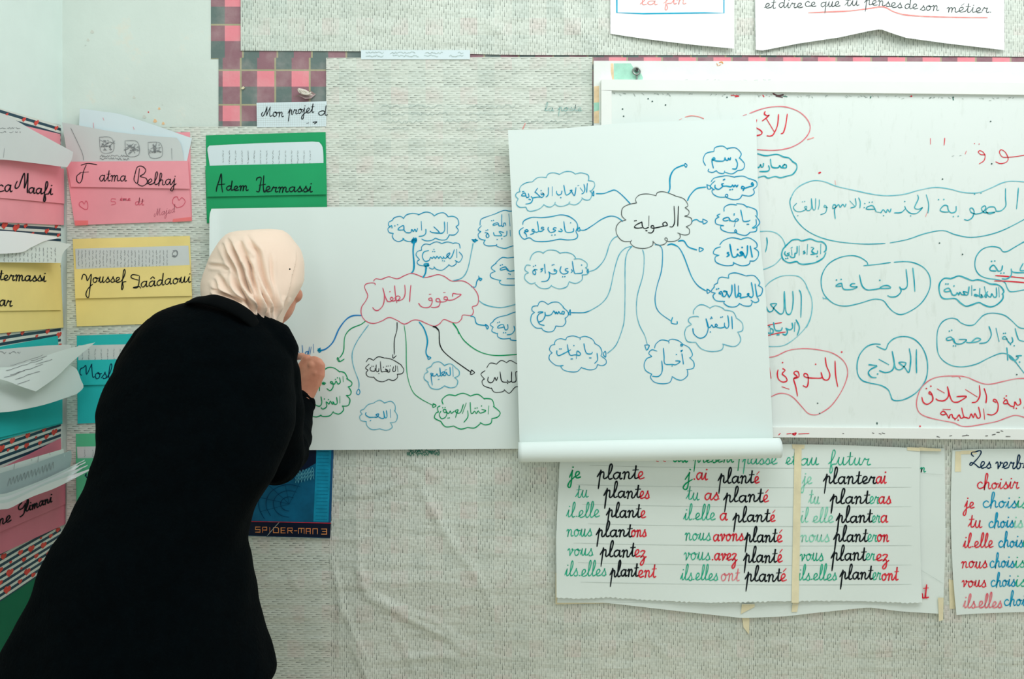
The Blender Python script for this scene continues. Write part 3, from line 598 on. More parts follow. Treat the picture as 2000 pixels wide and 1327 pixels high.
ink(cursive('termassi', -3, 90, 547, 10.5, 550)+cursive('ar', -2, 24, 598, 11), sf, 2.2, BK, lp2, label='bold black cursive name')
lp3, sf = lpocket('turquoise card pocket on the left wall under spread sheets', ((-28, 683), (113, 656), (122, 828), (-28, 868)), ((-28, 770), (122, 742), (122, 828), (-28, 868)), ((-28, 862), (122, 826)), turq)
lp4, sf = lpocket('deep pink card name pocket low on the left wall under a thick wad', ((-28, 930), (119, 856), (124, 1025), (-28, 1096)), ((-28, 945), (128, 925), (128, 1024), (-28, 1096)), ((-28, 1052), (128, 985)), pink_d, 0.006)
ink(cursive('ine', -12, 22, 1031, 13, 1018)+parse("190,540 165,570 165,600 195,590 215,560|220,545 215,600 205,640 175,665", 0, 860, 4.423)+cursive('limani', 49, 102, 1001, 9.5, 981), sf, 2.2, BK, lp4, label='bold black cursive name')
def loose(y0, k, lim=-0.012, dy=0, py0=0):
    return lambda px, py, lift=0: P(px, py, min(lim, y0+k*px+dy*(py-py0))-lift)
A_ = loose(-0.30, 0.0018, -0.02)
ws = paper_thing('worksheet', 'grey white sheet leaning out of the left wall pink pocket across the corner', 'paper', ([(-60, 200), (0, 222), (10, 223), (60, 252), (143, 297)], [(143, 297), (140, 312), (131, 327)], [(-60, 318), (0, 312), (60, 318), (131, 327)], [(-60, 200), (-60, 318)]), A_, paper_grey, 24, 12)
ink(scribble_lines(0, 246, 40, 262, 2, 3, 1.5)+[[(9, 290), (7, 308)]], lambda px, py, lift=0: A_(px, py, lift+.0005), 0.8, GY, ws, 'printed_text')
A2 = loose(-0.31, 0.0019, -0.03)
ws = paper_thing('worksheet', 'white sheet with a curled edge above the left wall yellow pocket', 'paper', ([(-60, 450), (20, 452), (90, 460), (118, 465)], [(118, 465), (100, 468), (88, 470)], [(-60, 498), (35, 494), (60, 484), (88, 470)], [(-60, 450), (-60, 498)]), A2, paper_bright, 24, 10)
ws = paper_thing('worksheet', 'printed worksheet standing in the left wall yellow pocket', 'paper', ([(-60, 480), (40, 478), (90, 470), (140, 478)], [(140, 478), (124, 493), (119, 514)], [(-60, 512), (119, 516)], [(-60, 480), (-60, 512)]), loose(-0.292, 0.00175, -0.02), paper_cream, 20, 8)
ink(scribble_lines(5, 484, 112, 511, 14, 2.2, 1, True), lambda px, py, lift=0: loose(-0.292, 0.00175, -0.02)(px, py, lift+.0004), 0.8, GY, ws, 'printed_text', sm=False)
# turquoise pocket sheets
A3 = lambda px, py, lift=0: P(px, py, min(-0.03, -0.31+0.00165*px)-lift-0.02*math.sin(max(0, min(1, (px)/180))*math.pi))
ws = paper_thing('worksheet', 'pale sheet lying at the back of the spread in the left wall turquoise pocket', 'paper', ([(-60, 692), (0, 683), (80, 676), (118, 674)], [(118, 674), (140, 676), (130, 700)], [(-60, 740), (0, 735), (130, 700)], [(-60, 692), (-60, 740)]), loose(-0.30, 0.0017, -0.02), paper_grey, 18, 8)
ink(scribble_lines(0, 684, 40, 694, 1, 4, 2), lambda px, py, lift=0: loose(-0.30, 0.0017, -0.02)(px, py, lift+.0005), 0.8, GY, ws, 'handwriting')
ws = paper_thing('worksheet', 'rounded blank white sheet hanging lowest from the left wall turquoise pocket', 'paper', ([(-60, 720), (60, 716), (110, 712), (138, 714)], [(138, 714), (150, 722), (158, 742), (163, 757), (150, 770)], [(-60, 812), (0, 806), (30, 803), (90, 790), (150, 770)], [(-60, 720), (-60, 812)]), A3, paper, 26, 16)
A4_ = lambda px, py, lift=0: P(px, py, min(-0.03, -0.335+0.00165*px)-lift-0.035*math.sin(max(0, min(1, (px+10)/190))*math.pi))
ws = paper_thing('worksheet', 'handwritten white sheet with a sharp corner, left wall turquoise pocket', 'paper', ([(-60, 738), (0, 724), (60, 706), (120, 685), (186, 669)], [(186, 669), (140, 708), (110, 737), (70, 765)], [(-60, 735), (0, 741), (40, 755), (70, 765)], [(-60, 738), (-60, 735)]), A4_, paper, 26, 14)
ink([[(x+8*i, y-2.6*i+random.uniform(-1, 1)) for i in range(int(n))] for x, y, n in ((20, 715, 9), (12, 725, 10), (20, 733, 9), (30, 741, 7), (8, 738, 6), (60, 706, 5), (70, 712, 5), (34, 750, 4))], lambda px, py, lift=0: A4_(px, py, lift+.0006), 0.9, GY, ws, 'handwriting')
# wad in the lowest pocket
ws = paper_thing('worksheet', 'ruled white card just above the grey sheet in the left wall deep pink pocket', 'paper', ([(-60, 935), (0, 915), (60, 896), (124, 877)], [(124, 877), (126, 892)], [(-60, 965), (0, 945), (126, 895)], [(-60, 935), (-60, 965)]), loose(-0.30, 0.0018, -0.015), paper_cream, 14, 6)
ink([[(29, 906), (27, 918)], [(62, 897), (62, 901)], [(97, 885), (98, 889)], [(75, 890), (74, 903)]], loose(-0.301, 0.0018, -0.016), 0.9, GY, ws, 'printed_line')
ws = paper_thing('worksheet', 'grey blue handwritten sheet at the back of the wad in the deep pink pocket', 'paper', ([(-60, 950), (0, 925), (60, 908), (139, 880)], [(139, 880), (140, 895), (136, 915)], [(-60, 985), (0, 975), (136, 915)], [(-60, 950), (-60, 985)]), loose(-0.325, 0.0020, -0.03), simple('blue_grey_paper', (178, 196, 198), 0.8, .05, 12, .3, 16), 20, 8)
ink([[(15+i*7, 950-i*2.6), (20+i*7, 934-i*2.6), (21+i*7, 946-i*2.6)] for i in range(13)], loose(-0.3265, 0.0020, -0.032), 0.7, GY, ws, 'handwriting')
for i in range(4):
    lf = loose(-0.352-0.008*i, 0.0021, -0.05-0.012*i)
    tp_ = [(166, 898), (168, 902), (172, 908), (182, 914)][i]; by = 975+5*i
    ws = paper_thing('worksheet', ['uppermost curved', 'second from top curved', 'third from top curved', 'frontmost and lowest curved'][i]+' white sheet of the wad in the deep pink pocket', 'paper', ([(-60, by-2), (0, by-9+i), (25, by-15+i), (90, 935+4*i), tp_], [tp_, (tp_[0]-2, tp_[1]+3), (tp_[0]-12, tp_[1]+8)],
        [(-60, by+14), (0, by+6), (20, by+3), (60, by-18), (110, 941+4*i), (tp_[0]-12, tp_[1]+8)], [(-60, by-2), (-60, by+14)]), lf, paper_bright if i % 2 else paper, 24, 6)

# ================================================================ old board panel, eye bolt and whiteboard
ob = thing('wall_panel', 'old white painted wooden panel with peeling patches behind the white board', 'panel', P(1600, 500, -0.013))
bx = lambda nm, pts, y0, y1, m, p: prism(nm, pts, y0, y1, m, p)
bx('panel_board', [(1159, 121), (2200, 124), (2200, 800), (1159, 800)], -0.008, -0.020, panel_m, ob)
bx('paint_patch', [(1199, 124), (1232, 124), (1238, 134), (1250, 140), (1256, 152), (1254, 158), (1199, 158)], -0.0200, -0.0204, oldgreen, ob)
bx('paint_patch', [(1193, 124), (1198, 124), (1199, 158), (1196, 157), (1193, 140)], -0.0200, -0.0204, oldorange, ob)
bx('paint_patch', [(1160, 169), (1170, 168), (1170, 200), (1160, 201)], -0.0200, -0.0204, oldorange, ob)
bx('paint_patch', [(1160, 201), (1170, 200), (1170, 216), (1160, 218)], -0.0200, -0.0204, oldgreen, ob)
bx('paint_patch', [(1160, 218), (1170, 216), (1170, 241), (1160, 241)], -0.0200, -0.0204, oldorange, ob)
ink([[(1400, 124), (1402, 128)], [(1405, 122), (1410, 121), (1412, 124)], [(1404, 128), (1408, 126)]], flat(-0.0204), 1.8, OL, ob, 'paint_fleck')
ink([[(x, 157+rr.uniform(-1.5, 1)), (x+rr.uniform(3, 9), 156+rr.uniform(-1, 1.5))] for x in (1312, 1338, 1355, 1378, 1392, 1402, 1442, 1452, 1473, 1490, 1500)], flat(-0.0204), 1.2, BP, ob, 'scuff_mark')
eb = thing('eye_bolt', 'small metal screw eye in the peeling green patch of the panel', 'hook', P(1243, 141, -0.022))
bm = bmesh.new(); R0, r0 = 0.0085, 0.0024
vr = [[bm.verts.new(P(1243, 139, -0.027)+Vector(((R0+r0*math.cos(b2))*math.cos(a), r0*math.sin(b2), (R0+r0*math.cos(b2))*math.sin(a)))) for b2 in np.linspace(0, 2*math.pi, 9)[:-1]] for a in np.linspace(0, 2*math.pi, 25)[:-1]]
for i in range(24):
    for j in range(8): bm.faces.new((vr[i][j], vr[(i+1) % 24][j], vr[(i+1) % 24][(j+1) % 8], vr[i][(j+1) % 8]))
me = bpy.data.meshes.new('ring'); bm.to_mesh(me); bm.free(); ro = bpy.data.objects.new('ring', me); C.objects.link(ro); me.materials.append(metal); setparent(ro, eb)
prism('screw_head', [(1240, 137), (1242, 135), (1245, 135), (1246, 138), (1245, 141), (1241, 141)], -0.0202, -0.026, simple('dark_metal', (60, 62, 60), .4), eb)
prism('shank', [(1242, 145), (1245, 145), (1244.5, 158), (1242.5, 158)], -0.0202, -0.026, metal, eb)

wb = thing('whiteboard', 'white board in a white painted frame covered in blue and red marker bubbles', 'whiteboard', P(1600, 856, -0.022))
bx('writing_surface', [(1185, 175), (2200, 183), (2200, 845), (1185, 838)], -0.021, -0.030, board_m, wb)
bx('frame_rail', [(1173, 158), (2200, 166), (2200, 190), (1173, 179)], -0.021, -0.038, frame_m, wb)
bx('frame_rail', [(1173, 179.2), (1193, 180), (1193, 829.5), (1173, 829)], -0.021, -0.038, frame_m, wb)
bx('frame_rail', [(1173, 829.8), (2200, 838), (2200, 859), (1173, 848.5)], -0.021, -0.038, frame_m, wb)
bx('frame_rail', [(2180, 191), (2200, 191), (2200, 837.5), (2180, 837.5)], -0.021, -0.038, frame_m, wb)
wsf = flat(-0.0301)
mk = []
for i in range(70): x = rr.uniform(1195, 2000); mk.append([(x, 181+(x-1195)*.012+abs(rr.gauss(0, 2.5))), (x+rr.uniform(1, 5), 181+(x-1195)*.012+abs(rr.gauss(0, 2.5)))])
ink(mk, wsf, 1.1, inkm('marker_dust', (110, 125, 118), (170, 180, 172)), wb, 'marker_smudge')
ink([[(x, y)] for x, y in ((1266, 193), (1216, 213), (1218, 227), (1274, 198), (1300, 205), (1420, 190), (1597, 788), (1841, 350), (1601, 808), (1713, 827), (1935, 237), (1835, 475), (1937, 320), (1862, 190), (1986, 732), (1880, 497))], wsf, 2.2, inkm('dark_speck', (50, 80, 75), (90, 110, 105)), wb, 'marker_speck')
ink([[(1490, 186), (1492, 189)], [(1780, 188)], [(1602, 337)], [(1600, 338)], [(1644, 688)], [(1797, 833)], [(1428, 186), (1441, 187)], [(1436, 189), (1443, 188)]], wsf, 2.6, R_, wb, 'marker_speck')
ink([[(1510, 183), (1520, 187), (1530, 185)], [(1516, 188), (1528, 190)]], wsf, 3.0, inkm('dark_red_smudge', (110, 50, 60), (90, 90, 90)), wb, 'marker_smudge')
ink([[(1530, 188), (1537, 189)], [(1701, 189), (1700, 191)], [(1861, 190), (1862, 195)], [(1713, 826), (1713, 829)]], wsf, 3.0, SG, wb, 'marker_speck')
ink([[(1521, 850), (1524, 847)], [(1537, 848), (1545, 847)], [(1547, 848), (1555, 846), (1552, 850), (1548, 848)], [(1560, 848), (1580, 847)]], flat(-0.0381), 2.2, R_, wb, 'marker_smudge')
ink([[(x, y), (x+w_, y+rr.uniform(-1.5, 1.5))] for x, y, w_ in ((1646, 847, 2), (1704, 846, 3), (1717, 847, 4), (1723, 846, 5), (1830, 853, 5), (1855, 852, 4), (1880, 852, 8), (1888, 850, 4), (1938, 850, 6), (1947, 845, 5), (1955, 842, 4), (1965, 853, 8), (1925, 852, 4))], flat(-0.0381), 2.0, inkm('chipped_paint', (60, 56, 56), (110, 105, 100)), wb, 'paint_chip')
def wbd(o, s, m=WT, w=2.2, name='written_word'): ink(parse(s, *o), wsf, w, m, wb, name)
W1 = (1440, 170, 6.633); W2 = (1520, 330, 4.1667); W3 = (1480, 440, 5.5556); W4 = (1480, 560, 4.915); W5 = (1640, 600, 5.528); W6 = (1800, 460, 4.74); W7 = (1740, 180, 6.031)
wbd((1150, 0, 4.878), "865,1140 885,1130|918,1115 980,1103 1045,1112 1095,1130", SR, 1.6, 'bubble_outline')
wbd(W1, "75,370 120,355|160,340 330,280 500,252 650,262 800,320 900,410 945,510 920,610 830,710 700,780 560,812 420,820 200,806", PR, 1.8, 'bubble_outline')
wbd(W1, "648,350 630,480 600,585 568,605|535,355 520,500 470,610 430,635 385,632|375,405 480,580|362,315 352,350 390,372 415,362 370,405 325,438|252,425 232,510 300,560 322,592 300,618 248,630", R_, 2.2)
wbd(W1, "910,680 940,672 990,655", SR, 2.0, 'pen_mark')
wbd(W1, "200,850 255,862 370,890 510,872 600,905 670,920 720,968 765,1000 770,1060 720,1130 640,1155 560,1175 490,1160 400,1180 350,1155 275,1172 200,1190", WT, 2.4, 'bubble_outline')
wbd(W1, "612,1003 588,1030 612,1050 636,1040 636,1012 610,1003|612,1050 572,1045 550,1020 530,1045 470,1045 442,1020 430,935|405,1020 418,1060 390,1092 290,1095|340,990 335,1030 312,1035 302,1005 288,1035 265,1042 200,1030", WT, 2.5)
wbd(W2, "108,225 140,170 200,125 290,95 380,105 470,140 620,175 780,208 900,218 1030,205 1150,172 1280,150 1400,165 1500,190 1620,195 1720,160 1820,115 1900,100 2060,110", LWT, 1.7, 'bubble_outline')
wbd(W2, "108,225 95,270 110,340 150,420 230,500 350,560 500,595 700,612 870,607|910,602 1050,575 1200,525 1340,502 1440,535 1560,557 1700,540 1850,490 2060,380", WT, 1.7, 'bubble_outline')
wbd(W2, "1955,155 1948,240 1940,325|1850,160 1850,240 1852,300 1815,340 1770,345|1775,345 1760,312 1715,312 1690,340 1715,365 1765,352 1690,358 1665,345 1655,318 1680,300 1690,320 1660,355 1610,368|1610,368 1572,355 1560,325 1580,320 1595,350 1580,395 1545,418 1515,412", WT, 2.0)
wbd(W2, "1598,205|1650,197|1448,305 1445,345 1410,358 1385,335 1380,300|1385,335 1375,300 1345,300 1318,335 1345,350 1390,350|1305,250|1348,248|1425,388|1465,385", WT, 2.0)
wbd(W2, "1205,210 1225,290 1218,360|1135,212 1140,245 1110,315 1145,328 1175,315 1130,360 1080,362 1045,335 1030,305|1035,325 1000,355 945,358|918,325 908,352 890,330 878,355 855,332 835,358|830,355 800,350|798,350 770,300 725,310 722,328 785,328|1030,265|1078,382|858,380|742,272|765,270", WT, 1.9)
wbd(W2, "700,315|705,282|655,235 668,270 665,318|628,240 632,300 590,318|583,260 625,305|552,285 542,308 525,288 505,312 492,290 470,312|470,312 445,322 450,292 470,300 458,340 465,405", WT, 1.9)
wbd(W2, "402,315 375,310 378,295 395,312 385,355 345,372|335,250 335,290 325,330|305,240 302,325 282,325 270,240|270,240 270,320 240,340 215,312 232,305 225,330 180,348 140,340 125,310 150,280|198,268|215,265|160,380", WT, 1.6)
wbd(W2, "1215,345 1200,388|462,95 468,130", SR, 1.5, 'pen_mark')
wbd(W3, "0,70 35,68 120,65 200,85 260,135 290,190 298,225|255,355 180,430 65,480 0,490", LWT, 1.6, 'bubble_outline')
wbd(W3, "98,135 103,200 85,290", WT, 2.2)
wbd(W3, "295,235 340,190 380,160 440,155 480,170 570,150 640,175 700,182 740,220 740,270 720,290|738,300 715,350 660,390 600,412 500,425 450,415 420,395 340,408 280,375 260,320 275,260 305,228", WT, 2.6, 'bubble_outline')
wbd(W3, "685,205 682,310|650,278 645,308 610,305 585,285 608,250|585,285 618,312 575,318|542,210 535,318|510,280 495,288 515,300 495,310|450,225 450,325|428,230 425,300 405,305 400,345 370,350 350,335|368,265 372,325|345,300 320,308 342,322 315,332 292,310 300,285|305,362|325,358|645,338|362,248 375,240|580,240 600,240", WT, 2.3)
wbd(W3, "1150,440 1300,425 1440,405|1480,402 1600,395 1700,410 1800,460 1860,540 1875,630 1850,730 1780,840 1680,920 1560,970 1480,945 1420,890 1370,825 1310,805 1240,808 1100,850 960,878 850,862 770,810 710,730 688,620 705,520 770,420 880,355 1000,330 1100,345 1180,395 1195,430", WT, 1.9, 'bubble_outline')
wbd(W3, "1683,465 1698,600 1705,718|1610,480 1625,640 1600,690 1560,692 1540,670|1540,670 1556,720 1510,770 1450,780 1410,765|1445,675 1410,655 1360,660 1330,685 1440,685|1335,685 1250,700 1180,700 1130,650 1105,540|1055,635 1025,635 1005,655 1030,668 1080,670 1030,695 960,700 925,685 912,630|912,630 870,640 850,662 905,662|855,595|905,588|1325,598", WT, 2.3)
wbd(W3, "75,675 140,610 250,555 360,545 450,560 510,620 550,710 585,800 590,900 570,1020 530,1111", LWT, 1.6, 'bubble_outline')
wbd(W4, "465,0 515,100 522,230 480,360 400,460 300,540 220,572 100,575 0,572", LWT, 1.4, 'bubble_outline')
wbd(W3, "450,705 472,770 468,1000|380,718 385,820 370,930 340,970 305,930 290,720|287,725 285,920 250,965 200,930 150,875 145,855 205,852 178,890 160,930 120,938 88,880", WT, 2.3)
wbd(W3, "708,785 715,800|712,792 750,800", LWT, 2.8, 'marker_smudge')
wbd(W4, "368,320 400,390 380,465|358,345 352,430|330,350 335,395 305,415 270,400|275,405 285,440 265,465 240,455|235,395 225,420 190,425 165,410 152,345|122,400 148,415 145,445 120,450|130,448 95,445 60,430|122,400 120,470|188,463|202,462|112,385", WT, 2.5)
wbd(W4, "60,383 90,375 160,358 230,345|60,478 93,472 180,450 268,436", R_, 1.7, 'underline')
wbd(W4, "60,682 105,680 180,665 300,612 450,595 600,610 720,640 820,710 862,800 850,900 790,1030 700,1150 600,1218 540,1232 480,1215 420,1150 340,1065 270,1030 200,1028 128,1058 80,1085", PR, 1.7, 'bubble_outline')
wbd(W4, "742,715 748,850 768,962|648,682 660,760 692,840 680,890 650,898 625,880 608,825|608,825 615,875 550,880 480,875 445,860 450,835 480,850 485,920 470,965 435,952|350,885 395,865 388,820 360,815 348,835 378,865 345,885 365,960 382,1052|240,788 262,805 235,838 270,870 280,905 240,917 200,890 188,840 195,800|112,775 128,880|232,962 300,985|238,730|556,746", R_, 2.3)
wbd(W5, "440,403 370,400 290,430 220,510 190,610 195,720 240,790 320,820 440,845 520,890 550,950 570,1000 630,1012 720,990 820,930 900,840 940,750 950,630 930,520 880,420 800,345 700,318 600,335 530,390 500,455 460,450 400,423", WT, 2.2, 'bubble_outline')
wbd(W5, "830,460 828,600 832,712|752,450 768,560 748,705 700,650 640,600 715,602 690,650 650,678 605,660 585,580 568,480|568,480 590,600 570,680 500,708 430,688|425,565 530,622|315,623 360,628 402,638 340,670 310,710 340,755 395,762|410,723", WT, 2.5)
wbd(W5, "2060,230 1990,232 1930,215 1850,140 1770,85 1650,65 1560,85 1500,140 1450,190 1380,197 1310,170 1260,130 1190,122 1110,160 1060,250 1050,380 1065,500 1120,580 1220,635 1340,645 1480,615 1600,555 1720,505 1790,503 1860,540 1920,620 1990,710 2060,790", WT, 1.8, 'bubble_outline')
wbd(W5, "1895,230 1920,320 1950,362 2060,375|1860,325 1870,370 1840,392 1815,365 1790,320 1765,325 1765,345 1810,345|1770,285|1790,283|1845,405|1885,418|1688,228 1722,372|1612,208 1638,300 1590,378 1510,392|1425,375 1480,335 1525,350 1480,375 1400,385 1370,380|1290,350 1370,352 1330,390 1290,400 1250,390 1232,340|1240,385 1205,325 1155,338 1165,360 1215,352|1185,260|1210,250|1228,420|1252,420", WT, 2.1)
wbd(W5, "1805,440 1812,510 1815,575|1965,525 1905,530 1930,545 1890,578 1850,560 1830,530|1830,530 1880,578|1890,592 1905,592|1943,594", WT, 2.4)
wbd(W5, "1212,752 1280,748 1305,778|2060,765 1990,770 1900,775 1780,800 1650,830 1560,830 1460,795 1380,760 1280,745 1100,750 990,780 900,850 850,940 830,1050 860,1140 950,1190 1100,1225 1230,1250 1310,1285 1400,1290 1550,1265 1700,1235 1820,1190 1900,1170 1990,1190 2060,1215", PR, 1.8, 'bubble_outline')
wbd(W5, "1560,880 1585,960 1580,1035|1508,848 1515,950 1480,1020 1430,1032|1360,892 1485,970|1265,968 1370,965 1310,1010 1270,1028 1220,1020 1190,960 1165,860|1165,860 1175,960 1130,1010 1070,1010 1040,992|1055,885 1130,928|1000,945 975,915 965,935 1000,955 1003,1010 950,1050 905,1030 888,975|985,855|937,880", R_, 2.4)
wbd(W5, "1690,1030 1660,1015 1665,998 1692,1008 1712,1060 1700,1130 1650,1165 1595,1158|1945,990 1955,1040 1920,1060 1892,1025 1885,1070 1850,1070 1820,1045|1822,1052 1800,1000 1770,1030 1780,1045 1815,1042|1880,1090|1908,1095|1800,960|1778,985|2030,1000 1990,1090", R_, 2.3)
wbd(W5, "1555,1100 1565,1212|1500,1080 1520,1180 1490,1200 1460,1150 1445,1195 1420,1155 1400,1200 1370,1195 1340,1180 1318,1090|1345,1188 1310,1202 1290,1165 1260,1202 1225,1195 1212,1160 1190,1170 1180,1200 1150,1150 1118,1125 1090,1150 1115,1165 1150,1155|1115,1105 1195,1108|1245,1215|1280,1222", R_, 2.3)
wbd(W6, "265,400 210,398 170,440 162,500 180,565 220,588 310,585 360,625 410,655 460,645 530,622 580,645 640,662 700,640 750,590 755,545|745,545 762,520 740,480 700,455 640,450 580,425 520,410 470,418 420,400 350,375 300,390 265,403", WT, 2.6, 'bubble_outline')
wbd(W6, "715,480 720,570|692,485 695,560 672,572 650,540 640,570 615,560 600,530|612,520 585,560 600,575|582,475 602,570|570,572 550,545 558,575 538,560 540,490|535,565 500,545 490,555 515,565|485,505|495,503|465,465 465,555|440,475 430,545 400,552|430,530 385,520 402,548 370,548|370,548 355,525 345,550 330,530 318,550 290,552 275,525|285,552 255,490 210,505 225,522 265,515|225,450|245,450|300,468", WT, 2.3)
wbd(W6, "1010,35 948,60 860,110 800,145 755,150 720,115 640,103 560,130 505,200 495,290 530,360 600,395 700,410 770,435 795,490 830,522 948,505 1010,500", WT, 1.9, 'bubble_outline')
wbd(W6, "1010,345 948,345 880,345 840,335 830,310|833,320 830,370 790,402 745,402|940,260 912,320 948,326|750,280 740,322 710,330 690,300 665,275 635,300 640,325 690,330|648,240|678,236|735,350|763,348", WT, 2.3)
wbd(W6, "685,372 820,382 948,395 1010,400|675,422 800,425 948,437 1010,442", R_, 2.2, 'underline')
wbd(W7, "467,545 468,615|635,540 632,580 627,625|985,607|1040,612|1040,845 1092,812 1110,770 1105,740 1060,735 1030,705 1050,690 1085,705 1112,742|1235,820 1290,842 1360,825 1382,780 1350,710 1300,678 1280,710 1310,760 1360,768 1480,758 1620,735|890,695 875,730", R_, 1.5)
wbd(W7, "720,755 745,750|810,750 830,745", GY, 1.0, 'pen_mark')

# ================================================================ chart the woman writes on
lf = lambda px, py, lift=0: P(px, py, -0.0190-lift-0.0014*(1+math.sin(px/80+0.5)*math.cos(py/120))-0.010*math.exp(-((px-408)/13)**2)-0.0015*math.exp(-((px-560-py*0.12)/25)**2))
lc = paper_thing('flip_chart_sheet', 'large white chart with red centre cloud on which the woman is writing', 'chart', ([(413, 408), (600, 405), (800, 404), (1040, 405)], [(1040, 405), (1040, 877)], [(409, 880), (700, 879), (1040, 877)], [(413, 408), (409, 420), (408, 700), (409, 880)]), lf, paper, 90, 50)
C1 = (660, 400, 5.529); C2 = (540, 600, 4.4235); C3 = (780, 600, 4.423)
def lw(o, s, m=B, w=2.0, name='written_word'): ink(parse(s, *o), lf, w, m, lc, name)
lw(C1, "385,825 410,800 470,805 550,778 640,800 720,765 790,742 850,755 930,785 1000,775 1080,755 1150,775 1230,825 1330,822 1390,840 1460,895 1510,970 1518,1040 1500,1085 1450,1105 1465,1150 1440,1195 1350,1192 1335,1235 1290,1275 1230,1270 1145,1240 1100,1285 1040,1312 960,1285 880,1250 810,1248 720,1290 640,1250 555,1218 470,1258 380,1283 300,1255 255,1190 255,1110 300,1040 322,980 290,900 300,860 350,845 395,848 403,865", PK, 1.6, 'cloud_outline')
lw(C1, "1240,992 1243,960 1285,965 1330,970 1285,1005 1240,1028 1190,1033|1190,1033 1178,1000 1150,998 1148,1022 1182,1028 1150,1048 1098,1050|1098,1050 1065,1045 1062,1020 1090,1015 1105,1050 1090,1095 1050,1110 1008,1108|1015,1035 985,1030 985,1012 1010,1010 1018,1050 995,1100 950,1112 900,1100 872,1065|1140,948 1160,948|985,968 1005,966", PK, 1.9)
lw(C1, "788,870 780,950 775,1048|722,868 726,960 705,1015 668,1035|668,1035 630,1035 618,1005 650,985 672,1005 645,1038|612,875 620,960 636,1060|620,1035 590,1040 565,1018 580,1000 597,1018 570,1045 535,1045|535,1045 510,990 485,900|487,905 502,980 490,1080 440,1138 400,1138 375,1110|562,940", PK, 1.9)
lw(C1, "585,170 550,190 548,220 560,238|560,238 540,262 555,300 600,310|600,310 588,340 610,380 660,398 712,372 700,362|700,370 740,392 790,395 840,365|905,370 950,390 1010,385 1055,360|1055,362 1110,380 1170,375 1205,325|1200,325 1260,325 1300,280 1275,235|1275,235 1305,210 1290,150 1240,125 1190,130|1192,130 1150,90 1090,92 1037,122|1037,115 1000,88 940,80 865,112|875,105 810,92 740,110 708,150|708,145 670,125 610,140 585,172", B, 1.6, 'cloud_outline')
lw(C1, "1183,190 1183,310|1150,185 1153,270 1130,305 1095,308|1095,308 1085,285 1035,238|1095,308 1020,300 995,285|950,265 948,310 920,335 875,342|900,180 905,275|860,255 848,290 830,265 815,290 798,268 785,300 740,302|740,302 715,275 708,225 660,250 655,272 712,272|615,228|645,215|560,242 580,225 585,252", B, 1.9)
lw(C1, "990,430 940,425 905,455 905,490|905,490 860,505 845,545 880,592 862,600|875,598 855,620 875,650 930,660|985,680 1020,695 1045,680 1035,672|1045,680 1070,700 1130,705 1200,652|1195,645 1230,665 1275,640 1275,605|1265,600 1310,620 1345,560 1310,510|1320,470 1310,425 1270,412 1240,420|1240,415 1180,402 1120,420|1125,420 1060,400 990,432", B, 1.5, 'cloud_outline')
lw(C1, "1283,480 1285,570|1258,485 1235,550 1210,585|1210,585 1175,548 1205,520 1205,538 1160,580 1140,560|1140,560 1130,585 1105,560 1090,580 1070,555 1055,580 1035,560 1020,580 1000,570 985,600 940,610 912,560 930,510 980,495|1025,505|1045,505|1037,482|1130,605|1150,608", B, 1.8)
lw(C1, "825,395 812,500 822,640 815,710 790,742", B, 3.2, 'arrow'); lw(C1, "820,355 795,400 850,385 800,385 830,370 845,400 800,410 838,360 850,385", B, 2.4, 'arrow_head')
lw(C1, "952,680 945,740 920,785", B, 3.2, 'arrow'); lw(C1, "925,660 985,655 940,670 980,640 930,645 960,685", B, 2.6, 'arrow_head')
lw(C1, "1460,415 1440,520 1400,700 1340,790 1240,822", LB, 1.8, 'arrow'); lw(C1, "1445,375 1510,385 1460,395 1490,370 1480,405 1450,380", B, 2.0, 'arrow_head'); lw(C1, "1240,822 1300,812", B, 2.4, 'arrow')
lw(C1, "1440,885 1485,888 1500,830 1525,795", B, 2.0, 'arrow'); lw(C1, "1520,790 1555,800 1535,818 1520,770|1555,800 1530,800", B, 1.9, 'arrow_head')
lw(C1, "1520,1035 1600,1085 1750,1112 1890,1085 1960,1060", LB, 2.0, 'arrow')
lw(C3, "615,78 650,90 670,145 750,160", B, 2.0, 'arrow'); lw(C3, "745,148 768,170 758,190 742,150", B, 2.0, 'arrow_head')
lw(C1, "1960,60 1860,70 1790,62 1690,102|1700,98 1600,132|1605,130 1545,160 1535,222|1550,228 1515,270 1545,292|1545,290 1515,320 1530,365 1592,385|1592,380 1575,420 1620,445 1715,440|1715,428 1720,450 1800,472 1870,450 1960,430", B, 1.6, 'cloud_outline')
lw(C1, "1812,225 1805,198 1788,205 1790,228 1770,225 1770,105|1770,225 1740,228 1725,195 1680,208 1680,222 1722,212|1660,172|1680,168|1845,100 1858,230", B, 1.8)
lw(C1, "1825,285 1820,330 1790,342|1790,300 1740,290 1770,330 1720,335 1690,330 1680,300|1620,310 1600,330 1610,355 1632,342 1618,310 1588,300|1600,278|1618,272|1720,375|1770,368|1858,275 1862,340", B, 1.8)
lw(C1, "1960,560 1880,570 1830,575 1770,572 1700,632|1712,630 1655,680 1700,720|1700,720 1650,745 1660,790 1760,820|1760,815 1745,838 1780,865 1885,870 1960,865", B, 1.6, 'cloud_outline')
lw(C1, "1960,700 1885,715 1850,718 1830,690|1855,718 1825,705 1810,672 1755,690 1762,706 1815,695|1755,655|1775,648|1845,745|1860,752|1825,800 1960,800", B, 1.9)
lw(C3, "1060,40 995,45 925,72|930,70 850,90 810,120|815,122 785,150 812,175|810,175 800,210 850,232|850,225 850,255 890,275 960,270|960,266 965,285 1050,292", B, 1.6, 'cloud_outline')
lw(C3, "990,165 995,200 970,232 930,240|935,150 937,185 915,197 895,150 855,165 855,182 905,172|850,135|865,130|900,222|918,222", B, 1.9)
